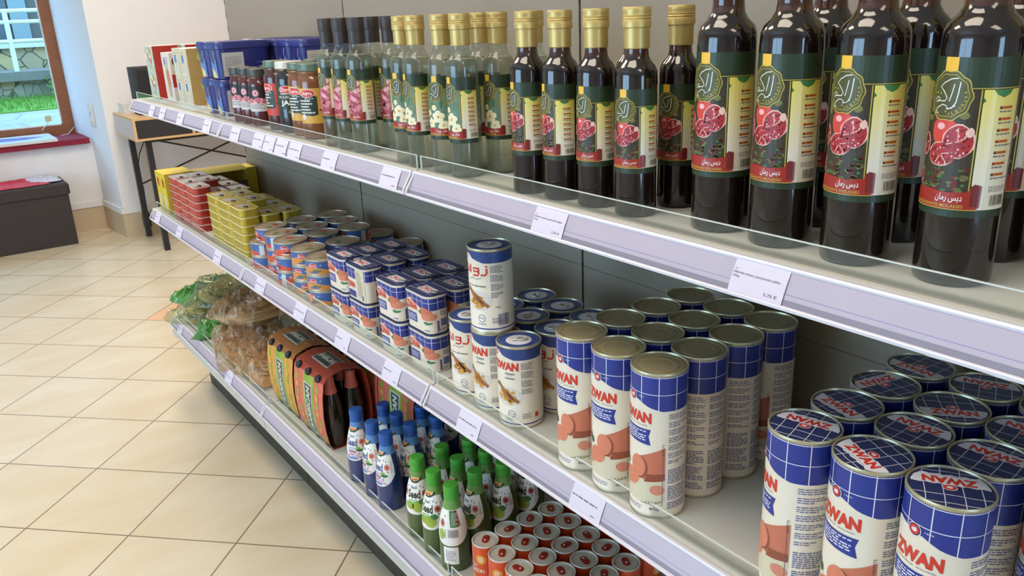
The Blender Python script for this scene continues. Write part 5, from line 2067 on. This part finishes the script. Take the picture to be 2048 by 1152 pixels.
def top_shelf():
    S = TOP
    # large molasses bottles
    ws = ['leftmost large one, front row', 'second large one from left, front row', 'third large one from left, front row', 'rightmost large one, front row']
    for (x, y, f), w in zip(((.088, -2.595, 178), (.085, -2.680, 171), (.086, -2.768, 168.8), (.094, -2.861, 166.9)), ws):
        K_BIG.put(x, y, S, f, 'dark molasses bottle with pomegranate label, ' + w, 'bottle', 'large pomegranate molasses bottles')
    for (x, y, f), w in zip(((.184, -2.655, 178), (.190, -2.752, 172), (.190, -2.850, 172), (.186, -2.945, 172)),
                            ('leftmost of back row', 'second of back row', 'third of back row, seen between front bottles', 'back row at right picture edge')):
        K_BIG.put(x, y, S, f, 'large dark molasses bottle, ' + w, 'bottle', 'large pomegranate molasses bottles')
    for (x, y, f), w in zip(((.057, -2.276, 170), (.062, -2.341, 163), (.065, -2.408, 180), (.065, -2.480, 188)), LR):
        K_SMALL.put(x, y, S, f, 'small dark molasses bottle with gold cap, %s in front row' % w, 'bottle', 'small pomegranate molasses bottles')
    for (x, y, f), w in zip(((.137, -2.483, 184.5), (.150, -2.545, 180), (.140, -2.400, 180)),
                            ('standing alone behind the front row at right', 'half hidden behind the leftmost large bottle', 'hidden behind the third front bottle')):
        K_SMALL.put(x, y, S, f, 'small dark molasses bottle with gold cap, ' + w, 'bottle', 'small pomegranate molasses bottles')
    # rose water (black caps)
    for (x, y, f), w in zip(((.055, -1.628, 184), (.055, -1.692, 172), (.058, -1.752, 190), (.105, -1.722, 168), (.112, -1.780, 176)),
                            ('leftmost in front row', 'second from left in front row', 'rightmost in front row', 'behind the rightmost front one', 'rightmost in back row')):
        K_ROSE.put(x, y, S, f, 'clear rose water bottle with black cap, ' + w, 'bottle', 'rose water bottles with black caps')
    for (x, y, f), w in zip(((.060, -1.922, 196), (.055, -1.975, 174), (.058, -2.050, 202), (.057, -2.108, 178)), LR):
        K_BLOSSOM.put(x, y, S, f, 'clear blossom water bottle with gold cap, %s in front row' % w, 'bottle', 'blossom water bottles with gold caps')
    for (x, y, f), w in zip(((.118, -2.010, 180), (.122, -2.066, 178), (.117, -2.122, 186), (.150, -2.170, 178)),
                            ('leftmost in back row', 'second from left in back row', 'third from left in back row', 'beside the small dark bottles')):
        K_BLOSSOM.put(x, y, S, f, 'clear blossom water bottle with gold cap, ' + w, 'bottle', 'blossom water bottles with gold caps')
    # jars
    for (x, y, f), w in zip(((.070, -1.030, 205), (.070, -1.097, 212), (.070, -1.168, 222)), ('leftmost of three in front', 'middle of three in front', 'rightmost of three in front')):
        K_JROSE.put(x, y, S, f, 'dark rose jam jar with pink flower label, ' + w, 'jar', 'rose jam jars')
    for (x, y), w in zip(((.140, -1.060), (.140, -1.130)), ('left one behind the front three', 'right one behind the front three')):
        K_JROSE.put(x, y, S, 210, 'dark rose jam jar, ' + w, 'jar', 'rose jam jars')
    K_JSTRAW.put(.078, -1.275, S, 190, 'jam jar with red label beside the rose jam jars', 'jar', 'fruit jam jars')
    K_JMUL.put(.078, -1.350, S, 228, 'mulberry jam jar with white lid and dark JAM label', 'jar', 'fruit jam jars')
    K_JAPR.put(.078, -1.424, S, 205, 'apricot jam jar with green lid, left one half hidden', 'jar', 'fruit jam jars')
    K_JAPR.put(.073, -1.494, S, 216, 'apricot jam jar with green lid, right one beside rose water bottles', 'jar', 'fruit jam jars')
    K_JSTRAW.put(.155, -1.330, S, 200, 'dark jam jar with green lid behind the mulberry jar', 'jar', 'fruit jam jars')
    K_JAPR.put(.155, -1.45, S, 200, 'apricot jam jar standing behind the two front apricot jars', 'jar', 'fruit jam jars')
    # tubs: two high
    spots = [(.132, -.766, 'leftmost front stack'), (.132, -.863, 'second front stack'), (.292, -.766, 'left back stack'), (.292, -.863, 'middle back stack'), (.292, -.961, 'right back stack')]
    for x, y, w in spots:
        for k, lv in enumerate(('lower tub', 'upper tub')):
            K_TUB.put(x, y, S + .0988 * k, -90, 'dark blue plastic tub with white label, %s of the %s' % (lv, w), 'tub', 'stacked blue plastic tubs')
    K_TUB.put(.292, -1.059, S, -90, 'dark blue plastic tub behind the rose jam jars, lower one', 'tub', 'stacked blue plastic tubs')
    K_TUB.put(.292, -1.059, S + .0988, -90, 'dark blue plastic tub behind the rose jam jars, upper one', 'tub', 'stacked blue plastic tubs')
    # cartons
    for i, y in enumerate((-.458, -.376)):
        for k in range(2):
            K_GOLD.put(.132, y, S + .0868 * k, -90, 'gold dessert box with cream front, %s box of the %s stack' % (('lower', 'upper')[k], ('right', 'left')[i]), 'box', 'stacked gold dessert boxes')
    for i, (x, y) in enumerate(((.125, -.060), (.225, -.10))):
        for k in range(2):
            K_PASTEL.put(x, y, S + .0888 * k, -90, 'pastel sweets box with red end, %s box of the %s stack' % (('lower', 'upper')[k], ('front', 'back')[i]), 'box', 'stacked pastel sweets boxes')
    K_WHITE.put(.118, -.245, S, -90, 'tall white dessert box with fruit picture and red stripe', 'box', 'tall white dessert boxes')
    K_WHITE.put(.215, -.30, S, -90, 'tall white dessert box behind the front white one', 'box', 'tall white dessert boxes')


def mid_shelf():
    S = MID
    for j in range(3):
        for i in range(4):
            f = {(0, 0): 181, (0, 1): 184.6, (0, 2): 171.5, (1, 2): 62, (1, 1): 180, (1, 0): 170, (2, 2): 80, (3, 2): 158}.get((i, j), 175)
            K_TALL.put(.062 + .0757 * i, -2.377 - .0765 * j, S, f, 'tall luncheon can with bare metal lid, %s, %s row' % (('left column', 'middle column', 'right column')[j], ('front', 'second', 'third', 'back')[i]), 'can', 'tall luncheon cans with bare lids')
    lids = {(0, 0): 105, (0, 1): -115, (0, 2): 122, (1, 0): -104, (1, 1): 91, (1, 2): 95, (2, 0): 166, (2, 1): -52, (2, 2): 96, (3, 0): -94, (3, 1): 113, (3, 2): 100}
    body = {(0, 0): 137, (0, 1): 165.6, (0, 2): 171}
    for j in range(4):
        for i in range(4):
            f = body.get((i, j), 150 - 17 * ((i * 3 + j) % 4))
            if j == 3 and i == 0:
                continue
            o = K_TALLP.put(.061 + .0785 * i, -2.747 - .0785 * j, S, f, 'tall luncheon can with blue printed lid, %s, %s row' % (('left column', 'second column', 'third column', 'fourth column')[j], ('front', 'second', 'third', 'back')[i]), 'can', 'tall luncheon cans with printed lids')
            want = lids.get((i, j), 100)
            for c in o.children:
                if c.name.startswith('lid_print'):
                    c.rotation_euler = (0, 0, R(want) - o.rotation_euler[2])
    # franks cans
    for x, y, z, f, w in ((.070, -2.138, 0, 181, 'lower can of the two-can stack'), (.070, -2.140, .144, 31, 'standing on top of another can'), (.068, -2.214, 0, 193, 'rightmost in the front row'), (.073, -2.062, 0, 36, 'leftmost in the front row'),
                          (.147, -2.214, 0, 26, 'second row right, beside tall cans'), (.147, -2.138, 0, 60, 'second row middle'), (.148, -2.062, 0, 90, 'second row left'), (.222, -2.062, 0, 90, 'back row left'), (.223, -2.138, 0, 120, 'back row middle'), (.223, -2.214, 0, 90, 'back row right')):
        K_FRANKS.put(x, y, S + z, f, 'white franks can with blue checked top, ' + w, 'can', 'franks cans with ring-pull lids')
    # small luncheon tins, two high
    cols = [(-1.587, 'far left group, left'), (-1.686, 'far left group, right'), (-1.823, 'right group, left'), (-1.922, 'right group, right')]
    for j, (y, w) in enumerate(cols):
        for i, x in enumerate((.056, .114, .172)):
            if j == 3 and i == 0:
                x = .068
            if j == 3 and i > 0:
                x += .012
            for k in range(2):
                fl = -90
                if (i, j, k) in ((0, 3, 1), (1, 3, 1), (0, 2, 0), (2, 0, 1), (1, 1, 1)):
                    fl = 90 if (i, j, k) == (0, 1, 1) else -90
                if (i, j, k) == (0, 1, 1):
                    fl = 90
                K_ZSMALL.put(x, y, S + .0787 * k, fl, 'small blue luncheon tin, %s stack, %s row, %s tin' % (w, ('front', 'middle', 'back')[i], ('lower', 'upper')[k]), 'tin', 'stacked small luncheon tins')
    # tuna cans
    st = [(.072, -1.434, 3, 0, 'rightmost front stack'), (.076, -1.335, 3, 0, 'second front stack from right'), (.072, -1.232, 3, 1, 'middle front stack'), (.082, -1.143, 3, 1, 'second front stack from left'), (.072, -1.044, 3, 1, 'leftmost front stack'),
          (.167, -1.340, 3, 0, 'second row, rightmost stack'), (.162, -1.225, 3, 1, 'second row, middle stack'), (.172, -1.135, 3, 1, 'second row, second stack from left'), (.179, -1.046, 3, 1, 'second row, leftmost stack'),
          (.269, -1.046, 3, 1, 'back row, leftmost stack'), (.262, -1.136, 3, 1, 'back row, middle stack'), (.251, -1.228, 3, 1, 'back row, third stack from left'), (.335, -1.200, 2, 1, 'low back stack against the panel'), (.345, -1.345, 2, 0, 'rearmost low stack by the panel')]
    rnd = random.Random(5)
    nm = ('bottom', 'second', 'top')
    for x, y, n, red, w in st:
        for k in range(n):
            dx = .016 if (w == 'leftmost front stack' and k == 2) else 0
            (K_TUNAR if red else K_TUNAO).put(x + dx, y - dx * .6, S + .0384 * k, 180 + rnd.uniform(-50, 60), 'round tuna can with %s band, %s, %s can' % ('red' if red else 'orange', w, nm[k] if n == 3 else ('bottom', 'top')[k]), 'can', 'stacked round tuna cans')
    # sardine tins
    lv = ['bottom', 'second', 'third', 'fourth', 'fifth', 'top']
    def stack(kd, colour, x, y, n, w):
        for k in range(n):
            kd.put(x, y, S + .0244 * k, -90, '%s sardine tin, %s, %s tin' % (colour, w, 'top' if k == n - 1 else lv[k]), 'sardine tin', 'stacked %s sardine tins' % colour)
    for y, w in ((-.470, 'front row right stack'), (-.365, 'front row middle stack'), (-.260, 'front row left stack')):
        stack(K_SARDR, 'red', .067, y, 6, w)
    stack(K_SARDR, 'red', .126, -.470, 5, 'second row right stack')
    stack(K_SARDR, 'red', .126, -.362, 6, 'second row middle stack')
    stack(K_SARDR, 'red', .126, -.255, 6, 'second row left stack')
    for y, w in ((-.480, 'back row right stack'), (-.370, 'back row middle stack'), (-.262, 'back row left stack')):
        stack(K_SARDR, 'red', .190, y, 5, w)
    for y, w in ((-.895, 'front row right stack'), (-.787, 'front row middle stack'), (-.679, 'front row left stack')):
        stack(K_SARDY, 'yellow', .072, y, 6, w)
    stack(K_SARDY, 'yellow', .132, -.899, 5, 'second row right stack')
    stack(K_SARDY, 'yellow', .132, -.792, 6, 'second row middle stack')
    stack(K_SARDY, 'yellow', .132, -.685, 6, 'second row left stack')
    for y, w in ((-.905, 'back row right stack'), (-.797, 'back row middle stack'), (-.690, 'back row left stack')):
        stack(K_SARDY, 'yellow', .192, y, 5, w)
    # yellow cartons at the far end
    def ay(w, d, h):
        a = Art(23)
        for q in (-.25, .25):
            a.ell(q * d, h * .75, .012, .018, 'box_red', 1, n=12)
            a.rect(q * d - .014, h * .08, q * d + .014, h * .45, 'box_cream', 1)
        a.rect(-.001, 0, .001, h, 'sard_gold', 2)
        return a, None
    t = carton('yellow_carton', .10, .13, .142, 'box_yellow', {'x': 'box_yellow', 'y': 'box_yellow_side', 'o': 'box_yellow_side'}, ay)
    t.location = (.088, -.095, S); tag(t, 'bright yellow food carton at the left end of the middle shelf', 'box')
    t = thing('opened_carton', 'opened yellow carton lying behind the red sardine tins', 'box', (.235, -.12, S))
    mb = MB()
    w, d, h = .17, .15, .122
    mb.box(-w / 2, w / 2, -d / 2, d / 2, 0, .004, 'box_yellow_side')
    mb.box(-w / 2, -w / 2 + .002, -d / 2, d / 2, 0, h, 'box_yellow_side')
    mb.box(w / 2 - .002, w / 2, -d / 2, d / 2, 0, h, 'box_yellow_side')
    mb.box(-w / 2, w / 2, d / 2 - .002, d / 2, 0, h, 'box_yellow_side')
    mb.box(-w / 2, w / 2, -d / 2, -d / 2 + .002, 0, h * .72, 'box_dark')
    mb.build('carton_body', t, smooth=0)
    mb = MB(); mb.rings([[(x, -d / 2 + d * q, h + .006 + .010 * math.sin(PI * q)) for x in (-w / 2 - .004, w / 2 + .004)] for q in [i / 8. for i in range(9)]], 'box_yellow', closed=False); mb.build('top_flap', t)
    t = carton('yellow_carton', .07, .10, .118, 'box_yellow', {'x': 'box_yellow', 'y': 'box_yellow', 'o': 'box_yellow'}, None)
    t.location = (.350, -.06, S); tag(t, 'plain yellow carton by the back panel behind the sardine tins', 'box')


def low_shelf():
    S = LOW
    K_PACKY.put(.052, -1.085, S, -90, 'orange and green six-bottle drink pack beside the bread bags', 'drink pack', 'six-bottle drink packs')
    K_PACKP.put(.050, -1.290, S, -90, 'pink and green six-bottle drink pack beside the blue bottles', 'drink pack', 'six-bottle drink packs')
    K_PACKY.put(.205, -1.100, S, -90, 'orange drink pack standing behind the front orange pack', 'drink pack', 'six-bottle drink packs')
    K_PACKP.put(.200, -1.300, S, -90, 'pink drink pack standing behind the front pink pack', 'drink pack', 'six-bottle drink packs')
    K_PACKP.put(.200, -1.492, S, -90, 'pink drink pack in the dark behind the blue bottles', 'drink pack', 'six-bottle drink packs')
    B = [(.060, -1.550, 208, 'leftmost in front row'), (.060, -1.634, 176, 'middle in front row'), (.0605, -1.700, 184, 'rightmost in front row'),
         (.124, -1.569, 176, 'leftmost in second row'), (.124, -1.634, 176, 'middle in second row'), (.124, -1.699, 178, 'rightmost in second row')]
    for x, y, f, w in B:
        K_BASB.put(x, y, S, f, 'blue basil seed drink bottle with blue cap, ' + w, 'bottle', 'blue basil seed drink bottles')
    for x, y, f, w in ((.290, -1.625, 170, 'leftmost in back row'), (.290, -1.695, 176, 'rightmost in back row')):
        K_BASB.put(x, y, S, f, 'blue basil seed drink bottle with blue cap, ' + w, 'bottle', 'blue basil seed drink bottles')
    G = [(.062, -1.838, 214, 'leftmost in front row'), (.060, -1.908, 196, 'middle in front row'),
         (.126, -1.833, 178, 'leftmost in second row'), (.126, -1.897, 180, 'middle in second row'), (.126, -1.962, 180, 'rightmost in second row'),
         (.189, -1.845, 180, 'leftmost in third row'), (.189, -1.909, 180, 'middle in third row'), (.189, -1.973, 190, 'rightmost in third row'),
         (.252, -1.850, 180, 'leftmost in back row'), (.252, -1.914, 180, 'middle in back row'), (.252, -1.980, 186, 'rightmost in back row')]
    for x, y, f, w in G:
        K_BASG.put(x, y, S, f, 'green basil seed drink bottle with green cap, ' + w, 'bottle', 'green basil seed drink bottles')
    K_BAST.put(.060, -1.976, S, 222, 'green drink bottle with square white sticker, rightmost in front row', 'bottle', 'green basil seed drink bottles')
    for x, y, w in ((.188, -1.640, 'left'), (.188, -1.706, 'right')):
        K_BASB.put(x, y, S, 176, 'blue basil seed drink bottle with blue cap, %s one in third row' % w, 'bottle', 'blue basil seed drink bottles')
    rnd = random.Random(8)
    tabs = {(0, 0): 200, (1, 0): 230}
    rows = ('front', 'second', 'third', 'fourth', 'fifth')
    for i in range(5):
        for j in range(5):
            x, y = .0515 + .0527 * i, -2.105 - .0535 * j
            f = 190 if j < 2 else 200 + rnd.uniform(-60, 60)
            o = K_ORANGE.put(x, y, S, f, 'slim orange drink can, %s row from the shelf edge, %s' % (rows[i], LR[j]), 'can', 'slim orange drink cans')
            want = rnd.choice([-70, -60, -50, -35, -95, 120])
            for c in o.children:
                if c.name.startswith('pull_tab'):
                    c.rotation_euler = (0, 0, R(want))
    # bagged bread
    bread_bag('bread_bag', 'large brown bag of flatbread on top of the bread pile', (.215, -.50, S + .108), R(14), .29, .30, .075, 'bag_clear', 'bread', 3, tilt=(R(-6), R(-8)), logo=False, n=7, group='bagged flatbreads')
    bread_bag('bread_bag', 'brown flatbread bag with round dark logo at the shelf edge', (.135, -.57, S + .004), R(-18), .24, .26, .09, 'bag_clear', 'bread', 7, tilt=(R(3), R(-14)), n=7, group='bagged flatbreads')
    bread_bag('bread_bag', 'brown flatbread bag with open crumpled end beside the drink pack', (.125, -.81, S + .004), R(8), .18, .19, .09, 'bag_clear', 'bread', 12, tilt=(R(0), R(-10)), logo=False, n=5, group='bagged flatbreads')
    bread_bag('bread_bag', 'brown flatbread bag deep under the shelf behind the logo bag', (.305, -.78, S + .004), R(4), .15, .22, .12, 'bag_clear', 'bread', 15, logo=False, n=4, group='bagged flatbreads')
    bread_bag('bread_bag', 'green and clear salad bread bag at the far left of bottom shelf', (.135, -.10, S + .004), R(30), .26, .25, .055, 'bag_clear_green', 'bread_green', 21, logo=False, n=3, group='bagged flatbreads', tilt=(0, R(-4)))
    bread_bag('bread_bag', 'clear bag with green print lying on the other green bag', (.205, -.13, S + .068), R(60), .27, .27, .05, 'bag_clear_green', 'bread_green', 26, logo=False, n=3, group='bagged flatbreads', tilt=(R(4), R(-6)))
    t = thing('green_bag', 'bright green plastic bag poking out at the shelf end', 'plastic bag', (.17, .02, S + .03), R(12))
    pillow('bag_film', .26, .16, .05, 'bag_green', 31, 1.2, 40, 30, parent=t)
    t = thing('green_bag', 'small bright green packet at the front of the bread bags', 'plastic bag', (.085, -.30, S + .002), R(-30))
    pillow('bag_film', .12, .16, .035, 'bag_green', 35, 1.2, 30, 30, parent=t)


top_shelf()
mid_shelf()
low_shelf()
